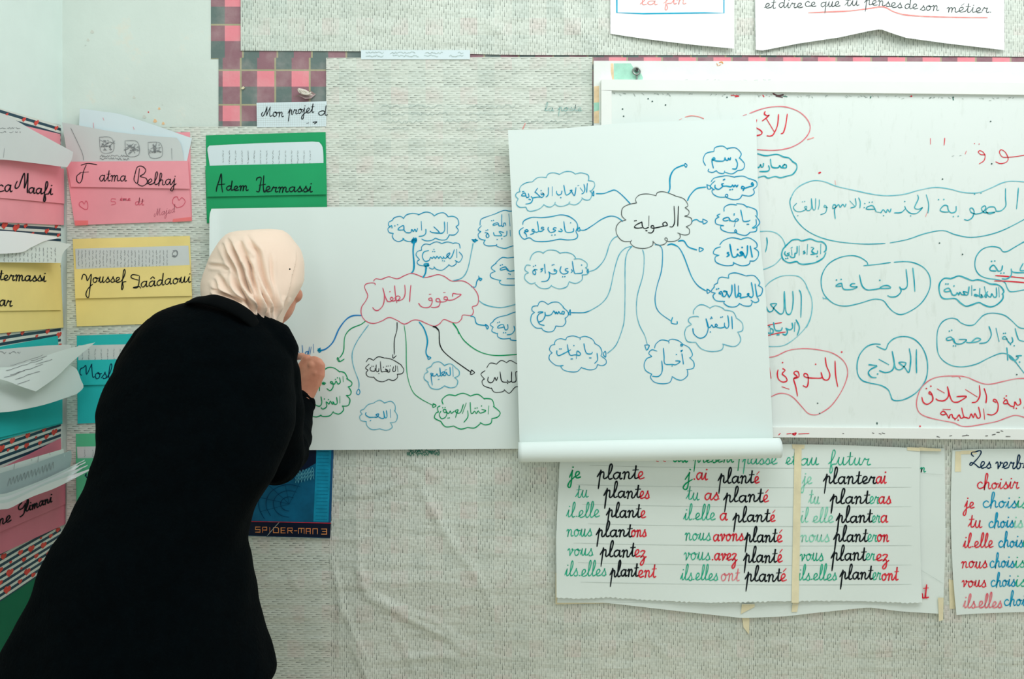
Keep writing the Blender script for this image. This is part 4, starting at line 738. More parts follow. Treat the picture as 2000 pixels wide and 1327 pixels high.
lw(C3, "462,138 500,190 560,290 680,380 820,418 1010,410 1060,405", G, 1.9, 'arrow'); lw(C3, "462,138 500,190 515,230", G, 2.6, 'arrow')
lw(C3, "172,130 215,190 243,290 230,390 250,435", B, 2.8, 'arrow'); lw(C3, "245,425 272,438 250,452 245,425", B, 1.9, 'arrow_head')
lw(C3, "295,170 340,200 352,330 420,420 620,565", BK, 1.9, 'arrow'); lw(C3, "290,168 315,175 335,198", BK, 2.8, 'arrow'); lw(C3, "622,543 650,568 615,582 622,543", BK, 1.6, 'arrow_head')
lw(C3, "42,160 58,300 65,560 110,720 180,790 290,850", G, 1.5, 'arrow'); lw(C3, "292,835 318,852 290,868 292,835", G, 1.9, 'arrow_head')
lw(C3, "275,512 300,480 350,475 392,508|390,505 440,490 487,522|480,520 515,550 515,590 475,612|480,610 505,640 490,685 440,698 388,680|392,680 340,710 275,700 245,652|252,652 215,620 220,580 248,560|250,560 235,535 278,512", LB, 1.7, 'cloud_outline')
lw(C3, "462,515 465,600|437,520 440,585 420,588 405,565 400,590 382,590 365,568 395,560 370,592 358,590 350,525|358,590 335,597 325,578 310,595 280,592 272,572 292,578 275,600 285,675|335,627 346,623|395,545 410,540", B, 1.8)
lw(C3, "1060,500 1015,490 960,462 925,482|925,480 880,462 835,497|835,492 785,485 755,525|740,550 705,580 735,622|738,620 715,640 730,680 797,705|795,698 820,735 880,735 910,720|905,712 950,745 1005,690 1060,700", BK, 1.4, 'cloud_outline')
lw(C3, "1030,560 1005,565 1008,635 985,650 970,640 970,560|970,640 945,650 932,632|935,650 885,640 870,560|850,605 838,635 825,610 812,640 790,655 765,640 768,605|935,660", BK, 1.7)
lw(C3, "378,840 370,800 420,760 487,767|485,765 550,745 617,770|615,768 680,755 737,797|733,790 800,800 820,862|812,858 870,910 850,950 797,965|800,965 790,1005 740,1018 698,998|702,1005 650,1045 588,1040|592,1040 530,1055 468,1028|472,1028 400,1035 358,990|362,990 305,960 315,920 338,905|338,910 330,870 352,855", G, 1.9, 'cloud_outline')
lw(C3, "773,855 768,925|712,885 748,897 700,917 682,898 665,920 650,900 635,917 618,912 612,825|590,895 592,950 557,997|578,830 545,920|553,842 532,905 505,918 482,898 508,888 498,915 485,955|475,900 450,918 440,898 428,918 408,912 400,885 378,892 390,912 412,908 400,950 365,965 345,930 360,900|375,870|395,868|710,855|655,875|672,872|420,960|432,958", G, 1.8)
lw(C2, "735,72 660,75 600,110 540,190 490,300 430,360 375,378", inkm('strong_blue_ink', (30, 125, 195), (60, 150, 210)), 2.6, 'arrow'); lw(C2, "360,360 370,392 388,372 355,378 378,355 365,385", B, 2.2, 'arrow_head')
lw(C2, "770,120 730,150 640,190 590,260 580,380 545,440", G, 1.9, 'arrow'); lw(C2, "585,450 545,472 525,450 532,438 545,472", G, 1.8, 'arrow_head')
lw(C2, "795,155 700,290 655,400 665,510 710,640 712,700", LB, 1.6, 'arrow'); lw(C2, "702,715 692,745 710,758 722,735 712,710 702,715", B, 1.6, 'arrow_head')
lw(C2, "1042,132 1040,200 1018,290 1018,410", BK, 1.6, 'arrow'); lw(C2, "1005,410 1008,442 1035,420", BK, 1.5, 'arrow_head')
lw(C2, "318,322 322,395|300,345 290,410|285,345 275,410 255,412 250,392 275,385 262,415|222,330 226,390 212,415 195,410|185,375 203,398|145,385 185,380 162,398 150,425 158,450", inkm('pen_blue_ink', (45, 120, 185), (80, 145, 195)), 1.6)
lw(C2, "775,475 800,445 842,462|840,458 880,430 938,442|940,440 990,450 1030,470 1080,502|1075,500 1100,540 1085,575 1042,580|1045,580 1045,610 1010,635 968,623|968,625 920,645 870,635 838,603|840,608 790,600 775,570 792,545|792,545 770,525 802,493", BK, 1.4, 'cloud_outline')
lw(C2, "1045,510 1050,560|1030,505 1027,552 1005,552 1012,515|980,535 977,560 955,558 942,535 962,552 925,558 905,552 898,470|885,530 882,555 862,553 862,500|852,530 850,552 820,552 808,535 815,522|825,512|838,512|950,512|965,510|985,508|885,575|925,520", BK, 1.5)
lw(C2, "752,888 790,845 838,830|835,832 890,805 938,832|932,830 990,815 1025,850 1025,898|1018,893 1045,940 1030,990 982,1000|985,998 1000,1040 950,1065 890,1052|895,1052 830,1060 785,1030 775,988|778,990 730,980 720,945 742,925|742,925 725,900 752,882", LB, 1.5, 'cloud_outline')
lw(C2, "985,885 988,955|950,895 955,948 938,955 925,900|925,900 930,958 905,962|905,962 880,948 860,930 885,925 872,950 845,952|845,952 800,952 770,930 775,912|812,982", B, 1.8)
lw(C2, "300,585 320,555 370,538 412,550|405,548 450,522 500,528 548,562|542,555 590,570 617,622|605,618 650,650 645,680 618,690|622,690 645,730 635,760 602,765|605,765 635,800 620,850 568,857|570,853 580,890 540,925 488,910|492,903 460,940 400,945 380,933|388,935 340,950 290,930 270,890", G, 1.9, 'cloud_outline')
lw(C2, "575,600 578,645|545,610 552,650 532,665 515,640 502,665 475,662 465,648 485,650 490,690 465,722 435,705|425,660 405,650 398,665 420,668 385,655 375,680 372,725|350,685 335,700 340,670|510,625|527,612|345,690", G, 1.9)
lw(C2, "548,770 548,830|520,780 525,832 503,840 485,818 497,828 482,838 465,812 455,838 430,820 435,860 402,882 385,870|385,775 392,830 370,858 330,840 315,815|415,795|450,800", G, 1.9)

# ================================================================ flip chart sheet with the rolled end
RT = -0.047
def rf(px, py, lift=0):
    b = 0.0018*(1+math.sin(px/110)*math.sin(py/130+1))
    return P(px, py, RT-lift-b*math.sin(max(0, min(1, (py-235)/620))*math.pi)-0.007*max(0, (py-240)/620)**2)
rc = thing('flip_chart_sheet', 'large white chart with rolled bottom and black centre cloud, hanging over the white board edge', 'chart', rf(1250, 240))
sheet('sheet', [(992, 254), (1080, 252), (1155, 246), (1230, 240), (1350, 236), (1477, 233)], [(1477, 233), (1484, 450), (1497, 600), (1510, 860)], [(1014, 872), (1250, 868), (1510, 862)], [(992, 254), (1003, 480), (1008, 640), (1015, 872)], rf, paper, 60, 60, 0.0005, rc)
V = []; F = []; nu = 60; ns = 70
for j in range(ns):
    a = j/(ns-1)*3.4*math.pi; r = 0.0245*(1-0.05*a/math.pi)
    for i in range(nu):
        u = i/(nu-1); px = 1012+(1523-1012)*u; pc = 883.5-8.5*u
        rr_ = r*(1.0+0.06*math.sin(u*math.pi))
        yc = RT-0.008-0.0245-0.001
        base = P(px, pc, yc); V.append(base+Vector((0, rr_*math.cos(a), -rr_*math.sin(a))))
for j in range(ns-1):
    for i in range(nu-1): q = j*nu+i; F.append((q, q+1, q+nu+1, q+nu))
ro = toobj('rolled_end', V, F, paper, None, True); m_ = ro.modifiers.new('t', 'SOLIDIFY'); m_.thickness = 0.0005; setparent(ro, rc)
R1 = (980, 300, 6.635); R2 = (980, 470, 6.635); R3 = (980, 560, 6.635); R4 = (1180, 260, 5.528); R5 = (1180, 450, 5.528); R6 = (1220, 580, 6.033)
def rw(o, s, m=B, w=1.9, name='written_word'): ink(parse(s, *o), rf, w, m, rc, name)
cl = lambda o, s, m=LB, w=1.6: rw(o, s, m, w, 'cloud_outline')
cl(R1, "235,490 230,460 260,410 330,375 402,367|398,365 470,310 582,310|575,308 610,260 680,250 752,270|748,268 820,235 900,235 958,267|952,265 1030,250 1120,280 1125,352|1118,350 1190,365 1205,420 1165,480 1142,482|1142,480 1170,525 1140,595 1080,600 1038,573|1042,590 1000,640 940,665 872,645 885,625|878,650 800,680 730,680 690,650 695,630|690,655 640,690 590,688 542,660|545,665 490,715 400,745 340,740 312,692|312,695 230,695 190,650 212,588|215,588 180,550 195,510 240,492")
rw(R1, "1110,385 1105,440 1100,505|1065,400 1078,460 1062,508 1038,522|1018,445 1052,492|985,415 1000,412|962,440 955,500 938,545 905,490 885,480 912,475 875,520 830,530 805,410|780,485 772,522 735,537 712,512 712,488|765,572|655,430 655,545|605,440 602,530 575,562")
rw(R1, "512,510 512,532 545,528 525,510 548,530 535,560 510,570|510,570 440,505 430,502 465,450|500,565 460,565 400,575|380,555 402,590 375,640 310,655|345,520 352,562 320,570|320,570 300,512 262,530 262,548 310,550|270,495|285,492|510,480|355,592|370,597")
rw(R1, "1225,520 1320,518 1400,490 1470,475 1560,540 1670,655", B, 1.9, 'arrow'); rw(R1, "1190,485 1175,530 1192,545 1192,485", B, 1.8, 'arrow_head')
cl(R1, "272,920 290,870 390,828 520,830 640,818 760,795 870,815 960,880 985,950 962,1010 985,1060 960,1105 860,1120 750,1110 650,1130 560,1140 430,1135 360,1092 290,1110 240,1060 230,1000 280,960", B, 1.8)
rw(R1, "930,970 925,1012 850,1022 820,990 805,880|762,975 785,1000 770,1012 735,1005|708,965 680,962 668,985 698,992 680,1012 630,1022 600,985 605,955|545,958 520,955 515,975 548,980 520,1005 482,1005 472,940 462,880|482,1005 455,1020 430,1015|430,1015 395,1005 398,985 418,990 415,1030 370,1050|345,1005 325,985 298,1000 325,1012 345,1005|325,1012 290,1020 315,1045 325,1080|893,898|650,1058|690,1055")
rw(R1, "1010,990 1080,990 1180,930 1290,855 1400,812 1490,825 1570,880", B, 1.8, 'arrow'); rw(R1, "1005,955 980,998 1015,1000 1005,955", B, 1.7, 'arrow_head')
cl(R2, "365,255 390,190 440,150 500,145 542,167|535,162 600,125 700,130 757,168|748,163 840,155 920,180 962,232|935,240 1020,238 1100,290 1105,340 1083,350|1085,350 1130,400 1100,440 1038,445|1045,445 1040,510 960,555 878,535|875,528 840,600 740,625 643,588|647,578 600,620 500,615 432,562|437,545 370,560 300,500 305,440 347,420|345,415 300,380 320,320 372,322")
rw(R2, "1045,380 1040,420 980,427 940,415 915,270|905,375 915,400 900,415|858,362 825,370 832,392 862,402 840,427 790,432 755,395 770,335|700,380 680,372 685,395 715,392 700,427 650,432 605,405|610,405 622,460 590,520 515,532|555,305 560,360 565,425|538,362 505,372 528,385 505,408|432,375 405,395 408,430 435,438 440,405 420,378 460,378|1035,318|655,318|675,312|412,335|438,322|790,470|818,468")
rw(R2, "1140,400 1220,370 1300,290 1350,200 1390,70 1425,0 1465,-40 1500,-52", LB, 1.7, 'arrow'); rw(R2, "1118,370 1105,400 1120,425 1120,370", B, 1.7, 'arrow_head')
cl(R2, "465,852 490,800 540,790 602,830|600,828 660,800 740,805 805,868|795,868 845,910 865,945 855,980 818,1010|822,1010 830,1060 790,1110 698,1108|702,1108 670,1170 600,1185 540,1165 515,1132|522,1137 440,1130 380,1060 385,970 427,930|420,930 390,900 405,855 470,845", B)
rw(R2, "812,925 788,918 778,945 805,952 812,925|780,950 755,945 738,920 725,950 705,925 700,950 675,910|675,910 640,960 590,972 568,962 560,930|560,930 562,980 530,1035 485,1055|470,930 500,925 535,930 480,955 462,1010 490,1080 550,1100", B, 2.0)
rw(R2, "900,935 1060,935 1180,890 1320,790 1400,650 1460,380 1520,190 1600,100 1690,75", LB, 1.7, 'arrow'); rw(R2, "900,935 1060,935 1130,915", B, 2.0, 'arrow'); rw(R2, "885,895 872,950 892,962 888,895", B, 1.6, 'arrow_head')
rw(R2, "1690,75 1630,150 1600,300 1598,700 1590,1000 1560,1157 1480,1357 1370,1462", LB, 1.7, 'arrow'); rw(R3, "1340,838 1315,875 1345,915 1350,860 1340,838", B, 1.8, 'arrow_head')
cl(R3, "680,748 700,700 760,675 832,692|832,690 850,655 930,640 1012,668 1015,690|1010,663 1080,645 1170,680 1212,738|1200,735 1270,780 1300,850 1285,900|1290,902 1350,950 1350,1000 1300,1025 1240,1010|1240,1012 1220,1060 1140,1080 1028,1050|1035,1045 980,1100 890,1105 800,1080 765,1030 800,1023|790,1028 700,1020 620,950 620,890 657,858|655,860 620,820 640,765 692,750", B, 1.5)
rw(R3, "1235,865 1242,950 1205,995|1175,850 1160,872 1105,868 1080,820 1065,740|970,885 980,835 1022,870 1005,892 950,885 890,890 865,840 850,750|975,870 965,935|892,820 820,860 740,895 715,870 715,830|935,765|1140,925|1155,925|750,808|770,808|900,938|915,938", B, 1.9)
cl(R4, "350,755 340,710 390,665 480,658 562,677|560,675 580,640 650,635 740,665 775,682|765,678 860,710 905,780 873,805|872,805 915,840 910,880 868,898|870,898 940,920 940,980 885,1012|885,1012 920,1040 915,1090 860,1100 793,1078|815,1085 820,1130 770,1165 690,1170 655,1148 668,1130 685,1155 650,1200 580,1210 528,1172|527,1165 520,1215 440,1245 340,1235 285,1190 297,1158|290,1170 200,1165 140,1100 130,1020 170,960 238,938|235,940 190,890 200,810 270,770 352,755", GK, 1.3)
rw(R4, "802,790 798,890 795,1005|755,790 762,950 740,1010 708,1012|640,1005 635,975 665,962 682,995 645,1005 600,1015 535,1028|535,1028 508,1022 512,1002 535,1005 535,1050 510,1078 475,1075|485,895 482,1005|480,1018 440,1032 415,1010 408,960|408,960 345,992 328,1018 360,1027 410,1022|330,948|345,945|452,1052|462,1055", BK, 1.9)
rw(R4, "690,645 710,600 712,480 760,390 860,345", B, 2.7, 'arrow'); rw(R4, "875,328 895,345 885,368 866,345 875,328", B, 1.9, 'arrow_head')
rw(R4, "900,730 930,670 1000,600 1100,583", B, 2.4, 'arrow'); rw(R4, "1110,555 1120,602 1150,600 1145,572 1108,558", B, 1.9, 'arrow_head')
rw(R4, "943,975 960,945 1000,935 1030,955 1060,960", B, 2.0, 'arrow'); rw(R4, "1065,928 1115,955 1072,980 1065,928", B, 1.8, 'arrow_head')
rw(R4, "800,1168 860,1165 910,1230 1000,1262", B, 2.5, 'arrow'); rw(R4, "1028,1235 1072,1255 1030,1280 1028,1235", B, 1.9, 'arrow_head')
cl(R4, "1095,350 1070,290 1100,220 1187,197|1185,195 1200,155 1280,140 1337,178|1330,165 1420,160 1480,220 1458,272|1460,265 1515,330 1500,390 1438,405|1442,405 1380,440 1298,420|1302,408 1290,435 1240,430 1208,403|1212,405 1170,425 1125,412 1130,388", B, 1.7)
rw(R4, "1420,280 1440,330 1425,385 1385,385|1365,265 1360,290 1342,272 1335,295 1312,288 1305,265|1305,265 1290,300 1220,302 1190,295 1165,288 1185,265 1197,282 1165,300 1180,378", B, 2.4)
cl(R4, "1155,525 1190,485 1280,465 1330,460 1412,477|1408,473 1500,465 1572,497|1565,490 1640,520 1650,570 1608,607|1612,605 1620,650 1570,680 1487,668|1492,665 1460,710 1390,718 1315,690 1313,665 1330,662 1328,688 1240,690 1180,660 1165,620 1192,608|1190,612 1150,580 1160,550 1197,516", B, 1.7)
rw(R4, "1615,560 1600,535 1590,552 1612,568 1560,582 1510,600|1510,600 1485,598 1490,575 1515,588 1500,622|1445,560 1432,580 1415,560 1400,580 1385,560 1370,580 1320,572 1285,572 1270,552 1290,545|1285,572 1240,607 1200,592 1198,560|1290,505|1300,500|1360,612|1385,608", B, 2.4)
cl(R4, "1295,845 1300,800 1360,770 1432,777|1430,762 1500,770 1547,802|1543,792 1640,830 1652,897|1633,888 1680,960 1650,1010 1610,1030|1650,1010 1640,1060 1573,1070|1577,1070 1530,1105 1450,1090 1410,1060 1420,1043 1428,1072 1350,1075 1270,1045 1260,1005 1292,1000|1290,1000 1210,980 1205,930 1242,908|1240,905 1220,890 1252,873", B, 1.8)
rw(R4, "1640,930 1642,990 1600,1025|1575,940 1560,950 1505,952 1490,900 1475,830|1405,952 1430,925 1450,935 1430,952 1370,948 1352,920|1420,950 1405,1010|1355,950 1340,910 1285,928 1300,948 1340,942|1403,885|1405,872|1545,985|1560,985", B, 2.0)
cl(R5, "1250,155 1290,110 1380,80 1482,100|1478,98 1560,80 1640,130 1650,180 1618,195|1620,193 1665,230 1660,290 1620,330 1573,330|1577,330 1560,370 1480,382 1393,348|1397,343 1390,375 1300,380 1210,345 1200,290 1242,268|1235,270 1180,250 1200,200 1257,178", B, 1.8)
rw(R5, "1578,170 1590,240 1600,290|1548,165 1545,250 1525,297|1525,297 1490,235 1465,242 1502,252 1462,278 1440,257 1430,282 1385,280 1358,150|1345,240 1328,245 1350,265 1325,285|1490,185|1443,207|1470,250 1500,262 1480,270", B, 2.8)
cl(R5, "1225,568 1235,525 1270,505 1347,517|1345,510 1350,475 1420,460 1532,492|1533,492 1620,490 1680,560 1663,597|1665,595 1710,630 1695,695 1648,715|1650,715 1670,760 1630,780 1583,753|1600,770 1580,815 1510,815 1458,788|1462,795 1420,825 1350,825 1295,790 1302,766|1297,768 1210,760 1175,710 1202,678|1197,678 1155,660 1192,610|1190,614 1190,590 1228,568", B, 1.8)
rw(R5, "1630,580 1640,650 1650,715|1590,565 1610,690 1590,725 1562,708|1562,708 1545,690 1562,685 1552,712 1500,725 1470,732|1470,732 1475,690 1452,682 1440,708 1470,712|1450,600 1452,710|1440,720 1418,710 1410,580|1380,590 1378,670 1352,725|1352,725 1312,658 1288,660 1328,665 1302,715 1272,702|1282,700 1265,662 1240,678 1262,690|1215,635|1235,630", B, 2.4)
cl(R5, "965,905 970,860 1020,810 1080,808 1147,842|1140,840 1200,815 1270,835 1302,862|1298,860 1390,880 1427,942|1425,945 1490,1000 1495,1080 1438,1100|1445,1100 1475,1180 1440,1240 1380,1255 1278,1228|1287,1230 1270,1290 1160,1310 1050,1280 988,1208|992,1210 900,1200 870,1120 890,1050 943,1018|945,1017 910,980 930,940 1000,930 1022,937", LB, 1.6)
rw(R5, "1378,930 1382,1000 1385,1065|1335,920 1347,1020 1328,1058 1302,1037 1300,1000|1300,1045 1260,1055 1222,1050|1222,1050 1200,1032 1208,1012 1222,1032 1180,1047 1162,1022 1145,1047 1120,1042 1110,1000 1100,955|1100,955 1125,1050 1095,1140 1030,1165 970,1120 958,1060|1260,940|1278,935|1150,955|1165,950|1158,938|1148,1098", B, 2.0)
rw(R5, "685,160 730,148 800,180 860,280 940,490 1010,595 1100,655", B, 2.0, 'arrow'); rw(R5, "1110,635 1145,658 1115,680 1110,635", B, 1.9, 'arrow_head'); rw(R5, "685,160 730,148 790,172", B, 2.6, 'arrow')
rw(R5, "550,155 600,165 630,230 620,430 570,610 550,760 590,880 730,985", B, 1.7, 'arrow'); rw(R5, "740,940 725,1000 785,1012 788,985", B, 1.9, 'arrow_head')
rw(R5, "415,210 432,290 420,480 360,700 350,880 380,1020 440,1140 465,1230", LB, 1.6, 'arrow'); rw(R5, "438,1240 487,1243 460,1295 438,1240", B, 1.9, 'arrow_head')
cl(R6, "352,605 370,555 430,510 512,522 522,548|518,525 530,508 570,500 640,520 690,562|688,560 760,600 800,680 773,720|763,716 815,770 810,840 728,858|740,865 740,930 680,980 620,975 558,938|560,950 530,1010 440,1025 350,1005 305,950 322,910|320,912 250,870 230,800 260,730 322,705|320,702 285,665 320,625 382,640", B, 1.6)
rw(R6, "675,670 685,730 693,795|660,640 682,628 668,648|600,755 655,762 605,800 560,797 475,790 465,700 458,605|437,755 445,850 430,910 390,940 325,935|610,680|560,815|662,560 680,565 682,578 665,580 662,562", B, 1.9)

# ================================================================ verb posters
BP_ = [(1080, 40), (1850, 40)]
bk = paper_thing('poster', 'older poster peeping out behind the green, black and red verb poster', 'poster',
    ([(1110, 885), (1845, 876)], [(1845, 876), (1847, 1050), (1842, 1200)], [(1088, 1178), (1186, 1178), (1192, 1179), (1330, 1195), (1450, 1208), (1530, 1205), (1600, 1197), (1697, 1187), (1760, 1195), (1842, 1200)], [(1110, 885), (1088, 1178)]), lambda px, py, lift=0: P(px, py, -0.0095-lift-0.005*max(0, (py-1100)/100)), paper_cream, 60, 26, mode=0)
ink(cursive('n', 1797, 1808, 922, 9), lambda px, py, lift=0: P(px, py, -0.0098-lift), 2.0, TG, bk)
ink(parse("1801,1160 1802,1168 1807,1168|1810,1143 1808,1160 1808,1168 1814,1167|1804,1150 1813,1149"), lambda px, py, lift=0: P(px, py, -0.0145-lift), 3.0, R_, bk)
ink([[(1800, 925), (1842, 928)], [(1800, 1115), (1842, 1140)]], lambda px, py, lift=0: P(px, py, -0.0125-lift), .8, BP, bk, 'ruled_line', sm=False)
bk2 = paper_thing('poster', 'lowest sheet behind the verb poster with its slanting hem showing', 'poster', quad((1190, 1100), (1640, 1100), (1620, 1196), (1192, 1180)), lambda px, py, lift=0: P(px, py, -0.0083-lift), paper, 10, 5)
bk3 = paper_thing('poster', 'brown edged backing paper behind the lower left of the verb poster', 'poster', quad((1085, 1120), (1188, 1120), (1190, 1179), (1085, 1181)), lambda px, py, lift=0: P(px, py, -0.0105-lift), tape, 8, 4)
def vf(px, py, lift=0):
    return P(px, py, -0.0170-lift-0.0012*(1+math.sin(px/75)*math.cos(py/90))-0.005*max(0, (py-1110)/70)**2*(1+0.7*math.sin(px/70)))
vp = paper_thing('poster', 'white poster conjugating a verb in three columns of green, black and red', 'poster',
    ([(1105, 872), (1545, 868), (1797, 876)], [(1797, 876), (1796, 1000), (1801, 1178)], [(1087, 1168), (1140, 1170), (1188, 1167), (1260, 1172), (1380, 1178), (1460, 1176), (1600, 1174), (1700, 1175), (1770, 1178), (1801, 1178)], [(1105, 872), (1093, 905), (1086, 1050), (1087, 1168)]), vf, paper_cream, 150, 40, ragged=2.2)
rul = []
for i in range(8):
    y = 910+i*38
    rul.append([(1135+rr.uniform(-20, 20), y-0.5), (1300, y+3), (1550, y+5), (1780, y+4)])
ink(rul, vf, 0.6, BP, vp, 'ruled_line', lift=0.0004)
def vw(word, x0, x1, y, m, w=2.3, xh=14, parent=vp, surf=vf): ink(cursive(word, x0, x1, y, xh), surf, w, m, parent)
K = BK
for a in (('je', 1112, 1134, 935, G), ('plant', 1166, 1246, 936, K), ('e', 1244, 1258, 936, R_), ('tu', 1124, 1149, 972, TG), ('plant', 1179, 1250, 973, K), ('es', 1248, 1268, 974, R_),
          ('il.elle', 1106, 1171, 1011, TG), ('plant', 1184, 1251, 1011, K), ('e', 1250, 1261, 1012, R_), ('nous', 1106, 1156, 1048, TG), ('plant', 1164, 1234, 1049, K), ('ons', 1232, 1262, 1049, R_),
          ('vous', 1108, 1158, 1086, TG), ('plant', 1172, 1240, 1088, K), ('ez', 1238, 1262, 1089, R_), ('ils.elles', 1103, 1184, 1126, TG), ('plant', 1191, 1246, 1127, K), ('ent', 1245, 1281, 1128, R_),
          ('j', 1338, 1352, 939, G), ('.ai', 1353, 1382, 938, R_), ('plant', 1402, 1472, 944, K), ('é', 1472, 1483, 944, R_), ('tu', 1340, 1366, 977, TG), ('as', 1375, 1404, 977, R_), ('plant', 1413, 1490, 981, K), ('é', 1489, 1501, 981, R_),
          ('il.elle', 1335, 1397, 1016, TG), ('a', 1405, 1421, 1017, R_), ('plant', 1431, 1503, 1020, K), ('é', 1503, 1514, 1020, R_), ('nous', 1337, 1388, 1056, TG), ('avons', 1392, 1452, 1057, R_), ('plant', 1454, 1517, 1059, K), ('é', 1516, 1528, 1059, R_),
          ('vous', 1335, 1387, 1094, TG), ('.avez', 1389, 1440, 1095, R_), ('plant', 1452, 1517, 1099, K), ('é', 1517, 1528, 1098, R_), ('ils.elles', 1329, 1402, 1134, TG), ('ont', 1407, 1444, 1135, PR), ('plant', 1455, 1525, 1136, K), ('é', 1523, 1536, 1135, R_),
          ('je', 1567, 1586, 946, PG), ('planter', 1608, 1711, 945, K), ('ai', 1710, 1731, 945, R_), ('tu', 1579, 1601, 984, PG), ('plant', 1621, 1698, 984, K), ('er', 1697, 1717, 984, TG), ('as', 1715, 1740, 984, R_),
          ('il elle', 1562, 1628, 1021, PG), ('plant', 1633, 1703, 1021, K), ('er', 1702, 1719, 1021, TG), ('a', 1719, 1734, 1021, R_), ('nous', 1563, 1620, 1059, PG), ('plant', 1628, 1694, 1058, K), ('er', 1693, 1713, 1058, TG), ('on', 1712, 1736, 1058, R_),
          ('vous', 1562, 1608, 1096, TG), ('plant', 1623, 1691, 1095, K), ('er', 1690, 1709, 1095, TG), ('ez', 1710, 1736, 1096, R_), ('ils.elles', 1558, 1634, 1134, TG), ('plant', 1640, 1704, 1132, K), ('er', 1703, 1721, 1133, TG), ('ont', 1721, 1754, 1134, R_),
          ('au', 1313, 1343, 903, G), ('présent', 1354, 1433, 904, G), ('|', 1440, 1448, 906, G), ('passé', 1450, 1518, 907, TG), ('et', 1534, 1554, 908, TG), ('au', 1562, 1599, 909, TG), ('futur', 1618, 1700, 909, TG)):
    if a[0] == 'présent': ink(cursive('pr', 1354, 1378, 904, 12)+cursive('ésent', 1378, 1433, 904, 12), vf, 2.1, G, vp); continue
    thin = a[4] in (TG, PG, PR)
    vw(a[0], a[1], a[2], a[3], a[4], 1.9 if thin else (2.8 if a[4] is K else 2.6), 13.5)
ink([[(1282, 901), (1286, 902)], [(1296, 901), (1300, 902)]], vf, 2.2, R_, vp, 'written_word')
sheet('tape', *quad((1552, 869), (1566, 869), (1560, 1178), (1546, 1178)), lambda px, py, lift=0: vf(px, py, lift+0.0016), tape, 3, 14, 0.00015, vp)
for q_ in (quad((1547, 868), (1572, 869), (1571, 877), (1548, 877)), quad((1772, 874), (1797, 875), (1797, 882), (1772, 880))): sheet('tape', *q_, lambda px, py, lift=0: vf(px, py, lift+0.0016), tape, 3, 3, 0.00015, vp)
for q_ in (quad((1449, 1180), (1474, 1180), (1474, 1186), (1447, 1200)), quad((1795, 874), (1838, 877), (1838, 882), (1796, 881)), quad((1832, 1168), (1843, 1168), (1842, 1212), (1834, 1214)), quad((1548, 1178), (1560, 1178), (1557, 1196), (1546, 1196))):
    sheet('tape', *q_, flat(-0.0165), tape, 3, 3, 0.00015, bk)
sheet('tape', *quad((1448, 1200), (1464, 1200), (1463, 1240), (1452, 1226)), flat(-0.0085), tape, 3, 3, 0.00015, bk)
tag(sheet('tape_strip', *quad((1853, 1132), (1866, 1134), (1866, 1190), (1855, 1190)), flat(-0.0072), tape, 3, 4), 'short strip of old beige tape left of the far right poster', 'tape')
def cf(px, py, lift=0): return P(px, py, -0.0098-lift-0.004*math.exp(-((px-1862)/9)**2)*max(0, (py-1000)/200)-0.001*(1+math.sin(py/60)))
cp = paper_thing('poster', 'white poster at the far right edge listing a verb in red and blue', 'poster', ([(1860, 880), (1950, 877), (2200, 878)], [(2200, 878), (2200, 1190)], [(1868, 1202), (1940, 1198), (2200, 1190)], [(1860, 880), (1857, 1000), (1861, 1120), (1868, 1202)]), cf, paper_cream, 40, 24)
for a in (('es', 1913, 1936, 915, NV), ('verbes', 1944, 2022, 916, NV), ('choisir', 1907, 1990, 955, R_), ('je', 1884, 1903, 993, R_), ('chois', 1918, 1986, 992, B), ('is', 1984, 2006, 992, TG), ('tu', 1891, 1918, 1031, R_), ('chois', 1930, 1980, 1031, B), ('is', 1978, 1998, 1031, PG),
          ('il.elle', 1881, 1940, 1070, R_), ('chois', 1949, 1998, 1069, B), ('it', 1996, 2012, 1069, TG), ('nous', 1877, 1928, 1110, R_), ('chois', 1932, 1981, 1109, B), ('is', 1980, 2002, 1109, TG), ('vous', 1878, 1926, 1147, R_), ('chois', 1934, 1983, 1146, B), ('is', 1981, 2004, 1146, TG), ('ils.elles', 1881, 1957, 1188, PR), ('chois', 1960, 2012, 1184, B)):
    ink(cursive(a[0], a[1], a[2], a[3], 12.5), cf, 2.2, a[4], cp)
ink(parse('228,118 213,105 215,88 240,85 262,78 278,78 280,95 262,125 235,155 210,182 200,175 212,162 240,175 270,198 300,178', 1840, 860, 3.686), cf, 2.2, NV, cp)
sheet('tape', *quad((1866, 882), (1877, 882), (1877, 922), (1865, 922)), lambda px, py, lift=0: cf(px, py, lift+0.0008), tape, 3, 3, 0.00015, cp)
sheet('tape', *quad((1877, 881), (1908, 880), (1908, 887), (1877, 888)), lambda px, py, lift=0: cf(px, py, lift+0.0008), tape, 3, 3, 0.00015, cp)

# ================================================================ comic style booklet behind the woman
cb = thing('booklet', 'blue picture booklet with orange lettering on a dark band, behind the woman', 'booklet', P(565, 1045, -0.010))
q3 = lambda a, b2, c, d, y, nm, m: prism(nm, [a, b2, c, d], y, y-0.0006, m, cb)
prism('cover', [(470, 865), (652, 865), (645, 1051), (470, 1046)], -0.0085, -0.0125, cyan_m, cb)
q3((470, 1019), (646.5, 1023), (645, 1051), (470, 1046), -0.0125, 'title_band', band_m)
ink([[(470, 1018.5), (646, 1022.5)]], flat(-0.0132), 2, R_, cb, 'red_line', sm=False)
q3((619, 865), (652, 865), (646.5, 1020), (612, 1019), -0.0125, 'printed_tower', cyan_l)
ink([[(621-(y-870)*.03, y), (643-(y-870)*.03, y+.5)] for y in range(882, 1016, 7)], flat(-0.0132), 1.0, inkm('tower_line', (15, 95, 130), (20, 110, 140)), cb, 'printed_window', sm=False)
